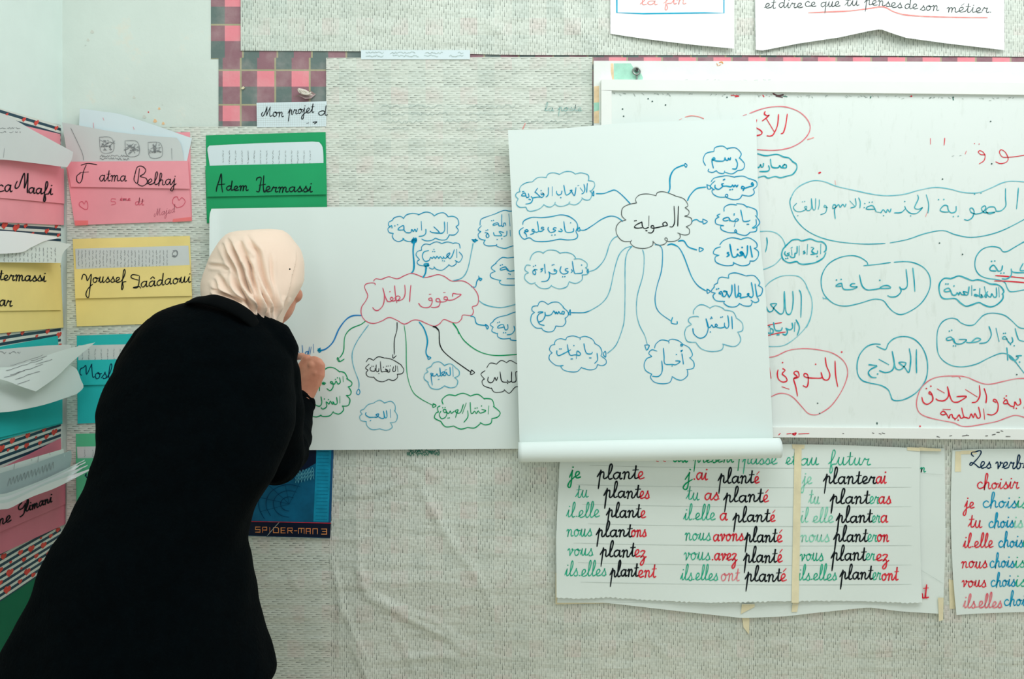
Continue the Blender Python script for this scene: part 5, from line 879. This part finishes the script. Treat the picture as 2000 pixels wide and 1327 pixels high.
q3((648, 865), (652, 865), (646.5, 1020), (642, 1020), -0.0132, 'printed_edge', cream_p)
q3((560, 865), (618, 865), (617, 905), (575, 930), -0.0125, 'printed_night_sky', band_m)
ink([[(577+i*6, 930-i*1.5+j*7), (580+i*6, 921-i*1.5+j*7), (583+i*6, 930-i*1.5+j*7)] for i in range(6) for j in range(3)], flat(-0.0132), 0.9, inkm('net_line', (110, 190, 205), (90, 170, 190)), cb, 'printed_net')
web = [[(565+math.cos(a)*r*1.2, 985+math.sin(a)*r) for a in np.linspace(1.6, 5.2, 9)] for r in (14, 26, 38, 50)]+[[(565, 985), (565+math.cos(a)*60, 985+math.sin(a)*50)] for a in np.linspace(1.7, 5.1, 7)]
web = [[p for p in w_ if 472 < p[0] < 612 and 872 < p[1] < 1017] for w_ in web]; web = [w_ for w_ in web if len(w_) > 1]
ink(web, flat(-0.0132), 1.2, inkm('net_dark', (10, 60, 95), (12, 70, 105)), cb, 'printed_net')
LT = {'S': "1,0 0,0 0,.5 1,.5 1,1 0,1", 'P': "0,1 0,0 1,0 1,.55 0,.55", 'I': ".5,0 .5,1", 'D': "0,0 0,1 1,1 1,.2 .8,0 0,0", 'E': "1,0 0,0 0,1 1,1|0,.5 .8,.5", 'R': "0,1 0,0 1,0 1,.5 0,.5|.5,.5 1,1", '-': "0,.5 1,.5", 'M': "0,1 0,0 1,0 1,1|.5,0 .5,.8", 'A': "0,1 0,0 1,0 1,1|0,.55 1,.55", 'N': "0,1 0,0 1,0 1,1", '3': "0,0 1,0 1,1 0,1|.2,.5 1,.5"}
for ch, x0, x1 in (('S', 499, 508), ('P', 513, 521), ('I', 525, 529), ('D', 534, 544), ('E', 549, 557), ('R', 562, 571), ('-', 575, 580), ('M', 583, 594), ('A', 598, 606), ('N', 611, 620), ('3', 628, 638)):
    y0 = 1030+(x0-500)*0.03; h_ = 10
    ink([[(x0+float(a.split(',')[0])*(x1-x0), y0+float(a.split(',')[1])*h_) for a in s.split()] for s in LT[ch].split('|')], flat(-0.0132), 2.1, OL, cb, 'letter', sm=False)
ink([[(545, 1021), (535, 1032), (522, 1047)]], flat(-0.0134), 0.9, FAINT, cb, 'crease')

# ================================================================ the woman
def mesh_from(V, F):
    me = bpy.data.meshes.new('tmp'); me.from_pydata([tuple(v) for v in V], [], F); me.update(); return me
class Blob:
    def __init__(s): s.V = []; s.F = []
    def tube(s, pts, rad, seg=18, up=None, e0=1.0, e1=1.0):
        """tapered closed tube through pts; rad numbers or (a, b) pairs"""
        pts = [Vector(p) for p in pts]; n = len(pts)
        R = [(r, r) if isinstance(r, (int, float)) else r for r in rad]
        ring = []
        d0 = (pts[1]-pts[0]).normalized(); d1 = (pts[-1]-pts[-2]).normalized()
        P2 = [pts[0]-d0*R[0][0]*f*e0 for f in (0.95, 0.7)]+pts+[pts[-1]+d1*R[-1][0]*f*e1 for f in (0.7, 0.95)]
        q0 = (.3, .72) if e0 > .5 else (.7, .93); q1 = (.72, .3) if e1 > .5 else (.93, .7)
        R2 = [tuple(v*q0[0] for v in R[0]), tuple(v*q0[1] for v in R[0])]+R+[tuple(v*q1[0] for v in R[-1]), tuple(v*q1[1] for v in R[-1])]
        ref = Vector(up) if up else Vector((0.13, 0.9, 0.2)).normalized(); m = len(P2)
        for i in range(m):
            d = (P2[min(i+1, m-1)]-P2[max(i-1, 0)]).normalized()
            a = ref.cross(d)
            if a.length < 0.05: a = Vector((1, 0, 0)).cross(d)
            a.normalize(); b = d.cross(a)
            ring.append(len(s.V))
            for k in range(seg):
                t = 2*math.pi*k/seg; s.V.append(P2[i]+a*R2[i][0]*math.cos(t)+b*R2[i][1]*math.sin(t))
        for i in range(m-1):
            for k in range(seg):
                s.F.append((ring[i]+k, ring[i]+(k+1) % seg, ring[i+1]+(k+1) % seg, ring[i+1]+k))
        s.F.append(tuple(ring[0]+k for k in range(seg))[::-1]); s.F.append(tuple(ring[-1]+k for k in range(seg)))
    def ell(s, c, r, M=None, nu=28, nv=18):
        c = Vector(c); b = len(s.V); M = M or Matrix.Identity(3)
        for j in range(1, nv):
            p = math.pi*j/nv
            for i in range(nu):
                t = 2*math.pi*i/nu; s.V.append(c+M@Vector((r[0]*math.sin(p)*math.cos(t), r[1]*math.sin(p)*math.sin(t), r[2]*math.cos(p))))
        top = len(s.V); s.V.append(c+M@Vector((0, 0, r[2]))); s.V.append(c-M@Vector((0, 0, r[2])))
        for j in range(nv-2):
            for i in range(nu): s.F.append((b+j*nu+i, b+(j+1)*nu+i, b+(j+1)*nu+(i+1) % nu, b+j*nu+(i+1) % nu))
        for i in range(nu):
            s.F.append((top, b+i, b+(i+1) % nu)); s.F.append((top+1, b+(nv-2)*nu+(i+1) % nu, b+(nv-2)*nu+i))
    def remesh(s, name, mat, voxel, smooth=4, fac=0.5):
        me = mesh_from(s.V, s.F)
        bm = bmesh.new(); bm.from_mesh(me); bmesh.ops.recalc_face_normals(bm, faces=bm.faces); bm.to_mesh(me); bm.free()
        o = bpy.data.objects.new('tmp', me); C.objects.link(o)
        m = o.modifiers.new('r', 'REMESH'); m.mode = 'VOXEL'; m.voxel_size = voxel; m.use_smooth_shade = True
        if smooth: sm = o.modifiers.new('s', 'SMOOTH'); sm.iterations = smooth; sm.factor = fac
        dg = bpy.context.evaluated_depsgraph_get(); ev = o.evaluated_get(dg)
        nm = bpy.data.meshes.new_from_object(ev); bpy.data.objects.remove(o)
        nm.name = name; r = bpy.data.objects.new(name, nm); C.objects.link(r); nm.materials.clear(); nm.materials.append(mat)
        for p in nm.polygons: p.use_smooth = True
        return r
def interp_rows(rows, n):
    rows = np.array(rows, float); t = rows[:, 0]; q = np.linspace(t[0], t[-1], n); out = [q]
    for k in range(1, rows.shape[1]):
        v = rows[:, k]; h = np.diff(t); dlt = np.diff(v)/h; m = np.zeros_like(v); m[0], m[-1] = dlt[0], dlt[-1]
        for i in range(1, len(v)-1): m[i] = 0 if dlt[i-1]*dlt[i] < 0 else (dlt[i-1]*h[i]+dlt[i]*h[i-1])/(h[i]+h[i-1])
        ix = np.clip(np.searchsorted(t, q, 'right')-1, 0, len(h)-1); s = (q-t[ix])/h[ix]
        out.append((2*s**3-3*s**2+1)*v[ix]+(s**3-2*s**2+s)*h[ix]*m[ix]+(-2*s**3+3*s**2)*v[ix+1]+(s**3-s**2)*h[ix]*m[ix+1])
    return np.stack(out, 1)
def loft(rows, n, seg, power=1.0, disp=None, cap=True):
    R = interp_rows(rows, n); V = []; F = []
    for j, (py, l, r, yc, hd) in enumerate(R):
        k = (D+yc)/D*S; cx = ((l+r)/2-1000)*k; hw = (r-l)/2*k; z = HZ-(py-HP)*k
        for i in range(seg):
            a = 2*math.pi*i/seg; ca, sa = math.cos(a), math.sin(a)
            x = cx+hw*math.copysign(abs(ca)**power, ca); y = yc+hd*math.copysign(abs(sa)**power, sa)
            v = Vector((x, y, z))
            if disp: v = disp(v, a, py, (l+r)/2, hw, hd)
            V.append(v)
    for j in range(n-1):
        for i in range(seg): F.append((j*seg+i, (j+1)*seg+i, (j+1)*seg+(i+1) % seg, j*seg+(i+1) % seg))
    if cap: F.append(tuple(range(seg))); F.append(tuple((n-1)*seg+i for i in range(seg))[::-1])
    return V, F

woman = thing('person', 'woman in a cream headscarf and long black coat leaning to write on the chart', 'person', (-0.62, -0.58, 0))
# head frame: she looks right, towards the paper, and a little down
hc = P(525, 547, -0.302)
f_ = Vector((0.30, 0.90, -0.34)).normalized(); r_ = f_.cross(Vector((0, 0, 1))).normalized(); u_ = r_.cross(f_).normalized()
HM = Matrix((r_, f_, u_)).transposed()
def H(a, b, c): return hc+(r_*a+f_*b+u_*c)*0.93
b = Blob()
b.ell(H(0, -0.008, 0.012), (0.064, 0.078, 0.080), HM)
b.ell(H(0, 0.028, -0.040), (0.050, 0.048, 0.056), HM)
b.tube([H(0, 0.050, -0.085), H(0, 0.060, -0.088)], [0.022, 0.018])                       # chin
b.tube([H(0, 0.075, 0.012), H(0, 0.088, -0.008), H(0, 0.098, -0.030)], [0.009, 0.010, 0.012])  # nose
b.ell(H(-.009, 0.089, -0.033), (.008, .009, .006), HM); b.ell(H(.009, 0.089, -0.033), (.008, .009, .006), HM)
for s in (-1, 1):
    b.tube([H(s*.012, .070, .022), H(s*.032, .064, .024), H(s*.050, .046, .018)], [.010, .011, .009])  # brow
    b.ell(H(s*.040, .045, -.020), (.020, .020, .018), HM)                                        # cheek
    b.ell(H(s*.070, -.010, -.012), (.007, .014, .026), HM)                                       # ear
b.tube([H(-.020, .073, -.056), H(0, .084, -.054), H(.020, .073, -.056)], [.004, .0062, .004])
b.tube([H(-.016, .072, -.063), H(0, .082, -.064), H(.016, .072, -.063)], [.004, .0066, .004])
neck0 = P(455, 628, -0.39)
b.tube([hc+Vector((-.01, -.02, -.04)), (hc+neck0)/2+Vector((0, -.01, -.012)), neck0], [.046, .044, .046])
sh_r = P(512, 690, -0.410); sh_l = P(330, 686, -0.435); hip = P(297, 1010, -0.555); chest = P(410, 760, -0.44)
b.tube([neck0, chest, P(360, 880, -0.49), hip], [(.045, .05), (.07, .11), (.075, .095), (.08, .105)], 24)
b.tube([sh_l, neck0+Vector((0, 0, -.055)), sh_r], [.040, .045, .040])
elb_r = P(538, 885, -0.340); wr_r = P(590, 783, -0.105)
b.tube([sh_r, (sh_r+elb_r)/2, elb_r], [.039, .037, .034]); b.tube([P(540, 893, -.335), P(560, 860, -.23), P(574, 822, -.150), wr_r], [.034, .032, .028, .026])
elb_l = P(262, 842, -0.40); wr_l = P(352, 800, -0.24)
b.tube([sh_l, (sh_l+elb_l)/2, elb_l], [.039, .037, .034]); b.tube([elb_l, elb_l.lerp(wr_l, .5), wr_l], [.036, .033, .024])
# legs (below the picture) and feet on the floor
for s in (-1, 1):
    h = Vector((hip.x+s*.072, hip.y+.01, hip.z-.06)); kn_ = Vector((hip.x+s*.08-.005, hip.y+.02, .47)); an = Vector((hip.x+s*.10-.01, hip.y-.03, .085))
    b.tube([h, h.lerp(kn_, .5), kn_], [.072, .066, .054]); b.tube([kn_, kn_.lerp(an, .35), an], [.055, .053, .036])
    b.tube([an+Vector((0, -.02, -.03)), an+Vector((0, .06, -.045)), an+Vector((0, .14, -.052))], [.036, .035, .028])
def hand(b, W, KN, side, curl):
    """W wrist; KN four knuckles; curl list of (mid, tip) per finger"""
    pc = sum((Vector(k) for k in KN), Vector())/4
    b.tube([W, W.lerp(pc, .45), pc], [(.026, .019), (.030, .015), (.035, .0125)], 20, up=(KN[3]-KN[0]).normalized().cross((pc-W).normalized()))
    for k, kn2 in enumerate(KN):
        b.ell(kn2+Vector((.001, -.0008, .001)), (.0118, .0104, .0118)); b.tube([kn2+Vector((0, -.0045, -.004)), W.lerp(kn2, .45)+Vector((0, -.009, 0))], [.0042, .0034], 10)
        b.tube([W.lerp(kn2, .4), kn2], [.0085, [.0100, .0104, .0099, .0090][k]])
        p1, p2, p3 = curl[k]; rr3 = [.0080, .0083, .0080, .0072][k]
        b.tube([kn2, p1, p2, p3], [rr3*1.16, rr3*1.06, rr3*.96, rr3*.84], 14)
W = P(590, 779, -0.100)
KN = [P(599, 703, -0.086), P(610, 715, -0.100), P(617, 731, -0.105), P(618, 749, -0.104)]
curl = [(P(590, 696, -.062), P(582, 697, -.046), P(577, 700, -.037)),
        (P(604, 706, -.062), P(594, 711, -.045), P(589, 721, -.050)),
        (P(610, 723, -.068), P(599, 728, -.050), P(593, 736, -.058)),
        (P(613, 742, -.076), P(603, 745, -.058), P(597, 751, -.066))]
hand(b, W, KN, 1, curl)
TH = [P(581, 768, -.088), P(570, 748, -.080), P(562, 727, -.064), P(567, 712, -.047)]
b.tube(TH, [.015, .0125, .0105, .0088], 14); b.tube([W, TH[1], KN[0]], [.017, .013, .011])
# left hand resting in front of her, hidden by the coat
Wl = wr_l; dl = Vector((0.9, 0.25, 0.1)).normalized(); ul = Vector((0, -.25, 1)).normalized(); nl = dl.cross(ul).normalized()
KNl = [Wl+dl*.085+ul*(.030-.020*k) for k in range(4)]
hand(b, Wl, KNl, -1, [(kk+dl*.032+nl*.012, kk+dl*.044+nl*.032, kk+dl*.040+nl*.048) for kk in KNl])
b.tube([Wl+dl*.02+ul*.02, Wl+dl*.05+ul*.046, Wl+dl*.08+ul*.052], [.014, .011, .0085], 14)
body = b.remesh('body', skin_m, 0.0021, 3, 0.5); setparent(body, woman)
# finger nails on the thumb, eyes, brow
for s in (-1, 1):
    bb = Blob(); bb.ell(H(s*.031, .062, .004), (.0105, .0105, .0105), HM); e_ = toobj('eye', bb.V, bb.F, eye_m, None, True); setparent(e_, woman)
    bb = Blob(); bb.ell(H(s*.031, .0705, .002), (.005, .0028, .005), HM); i_ = toobj('iris', bb.V, bb.F, iris_m, None, True); i_.parent = e_; i_.matrix_parent_inverse = e_.matrix_basis.inverted()@e_.matrix_parent_inverse.inverted() if False else Matrix.Identity(4)
    i_.parent = e_
    bb = Blob(); bb.tube([H(s*.014, .078, .026), H(s*.034, .072, .031), H(s*.050, .056, .026)], [.0022, .0028, .0018], 8); e2 = toobj('eyebrow', bb.V, bb.F, brow_m, None, True); setparent(e2, woman)
    bb = Blob(); bb.tube([H(s*.020, .072, .009), H(s*.032, .0725, .012), H(s*.042, .066, .009)], [.0014, .0018, .0014], 8); e3 = toobj('eyelashes', bb.V, bb.F, brow_m, None, True); setparent(e3, woman)
bb = Blob(); bb.tube([H(-.021, .0765, -.0575), H(0, .0895, -.0555), H(.021, .0765, -.0575)], [.0020, .0038, .0020], 10); bb.tube([H(-.017, .0755, -.0635), H(0, .0875, -.065), H(.017, .0755, -.0635)], [.002, .0042, .002], 10)
lp_ = toobj('lips', bb.V, bb.F, lip_m, None, True); setparent(lp_, woman)

# ---- headscarf: lofted over the head, folds pulled down to the neck
SC = (380, 400, 4.739)
creases = [("290,310 350,390 400,500 440,600 470,700 510,800 570,930 592,1030", .0070, 3.0), ("470,270 540,380 590,450 610,560 640,700 700,830 735,960 735,1100", .0052, 3.4),
           ("455,470 510,560 540,680 570,800 590,960 600,1040", .0075, 2.6), ("500,600 530,700 550,820 565,930", .0055, 2.2), ("250,350 320,480 380,600 420,750 480,870 560,985", .0050, 3.2), ("180,680 240,800 350,860 460,900 520,960 560,1010", .0050, 3.4),
           ("200,640 260,700 300,770 400,850 500,920 560,1000", .0045, 3.2), ("350,620 400,760 470,850 545,970", .0055, 2.8), ("700,440 705,560 710,680 742,850 742,1000", .0022, 2.6),
           ("620,820 640,950 665,1130", .0050, 2.4), ("120,560 250,570 335,605", .0020, 2.6), ("560,620 600,760 640,880 655,1000", .0040, 2.4), ("640,880 690,1000 690,1150", .0030, 2.4), ("860,850 830,930 780,1050 735,1190", .0030, 2.4), ("150,780 260,820 380,880 470,930", .0045, 2.6), ("420,330 450,430 500,520", .0030, 3.6)]
CR = [(crom(parse(s, *SC)[0], 4), a, w_) for s, a, w_ in creases]
fold_edge = crom(parse("940,420 935,520 905,640 885,740 850,860 810,980", *SC)[0], 4)
def dseg(px, py, pts):
    best = 1e9; sd = 1; tt = 0; n = len(pts)-1
    for i in range(n):
        ax, ay = pts[i]; bx_, by_ = pts[i+1]; dx, dy = bx_-ax, by_-ay; L2 = dx*dx+dy*dy or 1e-9
        t = max(0, min(1, ((px-ax)*dx+(py-ay)*dy)/L2)); ex, ey = px-ax-dx*t, py-ay-dy*t; d = math.hypot(ex, ey)
        if d < best: best = d; sd = 1 if dx*ey-dy*ex > 0 else -1; tt = (i+t)/n
    return best, sd, tt
srows = [(447.5, 522, 528, -.30, .004), (449, 500, 548, -.30, .026), (451, 474, 553, -.30, .042), (454, 455, 558, -.30, .054), (458, 446, 563, -.30, .062), (463, 440, 567, -.30, .069), (470, 434, 572, -.302, .077), (484, 425, 582, -.303, .087), (501, 415, 589, -.305, .094), (520, 408, 592, -.308, .099),
         (540, 401, 591, -.313, .103), (556, 398, 588, -.319, .106), (570, 399, 581, -.327, .108), (586, 403, 571, -.337, .109), (600, 412, 561, -.347, .108), (620, 432, 550, -.357, .102), (640, 458, 543, -.365, .090), (656, 480, 538, -.371, .078), (680, 496, 540, -.375, .062)]
def sdisp(v, a, py, cx, hw, hd):
    n = Vector((math.cos(a)*hd, math.sin(a)*hw, 0)).normalized()
    k = (D+v.y)/D*S; px = 1000+v.x/k; q = HP-(v.z-HZ)/k
    w0 = min(1, max(0, (0.25-math.sin(a))*1.6))      # camera side only
    d = 0
    if w0 > 0:
        for pts, amp, wd in CR:
            ds, sd, tt = dseg(px, q, pts)
            if ds > 22: continue
            e = max(0, min(1, tt*5))*max(0, min(1, (1-tt)*6))
            d += -amp*1.8*e*math.exp(-(ds/(wd*1.15))**2)+amp*1.1*e*math.exp(-((ds-wd*2.6)/(wd*1.7))**2)
        ds, sd, tt = dseg(px, q, fold_edge)
        if ds < 30 : d += (0.0024 if sd > 0 else -0.0018)*math.exp(-(ds/8)**2)*w0*max(0, min(1, tt*5))*max(0, min(1, (1-tt)*6))
    else:
        d += .003*math.sin(a*14+py/9)
    return v+n*d*max(w0, 0.3)
V, F = loft(srows, 230, 300, 1.0, sdisp)
# open the scarf around the face
def infront(v):
    q = v-H(0, 0, -0.012); return q.dot(f_) > 0.050 and abs(q.dot(r_)) < 0.062 and abs(q.dot(u_)) < 0.088
keep = [fc for fc in F if len(fc) > 4 or not all(infront(V[i]) for i in fc)]
sc = toobj('headscarf', V, keep, scarf_m, None, True); m_ = sc.modifiers.new('t', 'SOLIDIFY'); m_.thickness = 0.0012; m_.offset = -1; setparent(sc, woman)
bb = Blob(); bb.ell(P(566, 526, -.392), (.0016, .0016, .0016)); pin = toobj('scarf_pin', bb.V, bb.F, BK, None, True); pin.parent = sc; pin.matrix_parent_inverse = Matrix.Translation(-woman.location)@Matrix.Identity(4) if False else Matrix.Translation(Vector((0,0,0)))
# small roll of cloth at the nape
bb = Blob(); bb.tube([P(401, 574, -.385), P(415, 577, -.405), P(440, 583, -.42)], [.008, .0075, .006], 12); bb.tube([P(399, 566, -.37), P(401, 574, -.385)], [.006, .007], 12)

# ---- coat
crow = [(588, 372, 455, -.405, .050), (594, 345, 478, -.410, .062), (600, 330, 495, -.414, .074), (610, 312, 508, -.420, .086), (622, 298, 518, -.424, .096), (640, 281, 530, -.430, .108), (660, 268, 546, -.434, .116), (680, 257, 560, -.438, .122), (700, 245, 568, -.443, .126), (720, 234, 571, -.448, .130),
        (740, 222, 573, -.454, .132), (760, 213, 573, -.460, .133), (780, 206, 573, -.466, .134), (800, 203, 572, -.473, .135), (830, 203, 569, -.483, .136), (860, 203, 563, -.493, .137), (880, 197, 556, -.50, .137), (900, 190, 549, -.506, .138), (930, 184, 535, -.516, .139), (950, 177, 522, -.523, .140), (980, 163, 505, -.533, .142), (1010, 147, 490, -.543, .144), (1030, 137, 482, -.549, .146),
        (1050, 124, 476, -.555, .149), (1066, 117, 474, -.559, .152), (1100, 101, 481, -.566, .158), (1150, 78, 491, -.575, .167), (1200, 55, 501, -.583, .176), (1250, 31, 514, -.590, .185), (1290, 13, 525, -.595, .192), (1306, 6, 530, -.597, .195), (1318, 9, 531, -.598, .196), (1330, 30, 528, -.599, .190)]
def cdisp(v, a, py, cx, hw, hd):
    t = max(0, (py-1000)/330); n = Vector((math.cos(a)*hd, math.sin(a)*hw, 0)).normalized()
    d = 0
    if t > 0: d += .010*t*math.sin(a*7+.6+1.2*t)*abs(math.sin(a))
    d += .0035*math.sin(py/31+a*3)*math.sin(a*2+1.1)*abs(math.sin(a))
    return v+n*d
V, F = loft(crow, 150, 96, 0.92, cdisp)
b = Blob(); b.V = list(V); b.F = list(F)
# sleeves
b.tube([P(512, 672, -.415), P(525, 730, -.40), P(532, 800, -.375), P(536, 860, -.350), P(540, 893, -.335)], [.052, .062, .062, .058, .055], 28)
b.tube([P(540, 893, -.335), P(552, 880, -.285), P(562, 855, -.220), P(572, 822, -.150), P(583, 788, -.101)], [.056, .055, .050, .044, .037], 28, e1=.15)
b.tube([P(308, 668, -.435), P(280, 722, -.42), P(262, 790, -.41), P(260, 845, -.405)], [.050, .052, .052, .048], 24)
b.tube([P(260, 845, -.405), P(290, 835, -.33), P(338, 808, -.27)], [.048, .044, .040], 24)
b.tube([P(478, 640, -.42), P(520, 672, -.415), P(530, 700, -.412)], [.040, .052, .055], 24)
coat = b.remesh('coat', coat_m, 0.0042, 5, 0.5)
coat.name = 'coat'; setparent(coat, woman)
# fine drape on the cloth
me = coat.data; co_ = np.empty(len(me.vertices)*3, 'f'); me.vertices.foreach_get('co', co_); co_ = co_.reshape(-1, 3)
no_ = np.empty(len(me.vertices)*3, 'f'); me.vertices.foreach_get('normal', no_); no_ = no_.reshape(-1, 3)
x, y, z = co_[:, 0], co_[:, 1], co_[:, 2]
dd = .0026*np.sin(z*38+x*22)*np.sin(x*31+y*17)+.0011*np.sin(z*83-x*40+1)*np.sin(y*60+z*22)
co_ += no_*dd[:, None]; me.vertices.foreach_set('co', co_.ravel()); me.update()
# collar lying round the neck
top = crom([(368, 590), (380, 580), (401, 576), (420, 573), (443, 579), (471, 591), (498, 611), (515, 638), (536, 656), (556, 678)], 6)
bot = crom([(362, 596), (382, 594), (400, 597), (422, 603), (446, 612), (468, 624), (486, 638), (503, 655), (520, 668), (545, 684)], 6)
cg = []
n = len(top)
for i in range(n):
    t = i/(n-1); yy = -0.452-0.036*math.sin(math.pi*min(1, t*1.15))+0.075*max(0, t-.6)
    A0 = P(*top[i], yy+.030*(1-.3*t)); A1 = P(*bot[i], yy-.012)
    A0 = P(*top[i], yy+.006)
    cg.append([A0, A0.lerp(A1, .35)+Vector((0, -.012, .001)), A0.lerp(A1, .7)+Vector((0, -.014, 0)), A1+Vector((0, -.006, 0)), A1+Vector((0, .016, .004))])
V = [v for r in cg for v in r]; F = [(i*5+j, i*5+j+1, (i+1)*5+j+1, (i+1)*5+j) for i in range(n-1) for j in range(4)]
cl_ = toobj('collar', V, F, coat_seam, None, True); m_ = cl_.modifiers.new('t', 'SOLIDIFY'); m_.thickness = .005; m_ = cl_.modifiers.new('s', 'SUBSURF'); m_.levels = 1; m_.render_levels = 1; setparent(cl_, woman)
# cuff hem
def ringtube(name, c, d, R, r, mat):
    d = d.normalized(); a = d.cross(Vector((0, 0, 1))).normalized(); e = d.cross(a); V = []; F = []; n1, n2 = 36, 10
    for i in range(n1):
        t = 2*math.pi*i/n1; o = a*math.cos(t)+e*math.sin(t)
        for j in range(n2): s = 2*math.pi*j/n2; V.append(c+o*(R+r*math.cos(s))+d*r*1.6*math.sin(s))
    for i in range(n1):
        for j in range(n2): F.append((i*n2+j, ((i+1) % n1)*n2+j, ((i+1) % n1)*n2+(j+1) % n2, i*n2+(j+1) % n2))
    o = toobj(name, V, F, mat, None, True); setparent(o, woman); return o
ringtube('cuff', P(583, 788.5, -.1015), P(583, 788, -.101)-P(572, 822, -.150), .0335, .0060, coat_seam)
# trousers and shoes below the picture
for s in (-1, 1):
    h = Vector((hip.x+s*.072, hip.y+.01, hip.z-.06)); kn_ = Vector((hip.x+s*.08-.005, hip.y+.02, .47)); an = Vector((hip.x+s*.10-.01, hip.y-.03, .085))
    bb = Blob(); bb.tube([h, h.lerp(kn_, .5), kn_, kn_.lerp(an, .5), an+Vector((0, 0, -.02))], [.080, .078, .074, .070, .066], 24); o = toobj('trouser_leg', bb.V, bb.F, trouser_m, None, True); setparent(o, woman)
    bb = Blob(); bb.tube([an+Vector((0, -.035, -.045)), an+Vector((0, .04, -.042)), an+Vector((0, .11, -.050)), an+Vector((0, .165, -.056))], [(.040, .040), (.043, .043), (.045, .035), (.036, .028)], 20)
    o = toobj('shoe', bb.V, bb.F, shoe_m, None, True); setparent(o, woman)

# ---- marker pen in her hand
pen = thing('marker_pen', 'blue marker pen held in the woman\'s right hand, touching the chart', 'pen', P(577, 703, -.035))
p0 = P(580, 692, -.0235); p1 = P(566, 731, -.085); dv = (p1-p0).normalized(); L_ = .135
def seg(a, c, r0, r1, m, nm): 
    bb = Blob(); bb.tube([p0+dv*a, p0+dv*((a+c)/2), p0+dv*c], [r0, (r0+r1)/2, r1], 16); o = toobj(nm, bb.V, bb.F, m, None, True); setparent(o, pen)
seg(.002, .006, .0010, .0016, BK, 'nib'); seg(.008, .022, .0030, .0052, pen_b, 'grip_cone'); seg(.024, .095, .0060, .0060, pen_b, 'barrel'); seg(.036, .078, .0064, .0064, pen_w, 'label_band'); seg(.098, .118, .0055, .0050, pen_b, 'end_cap')
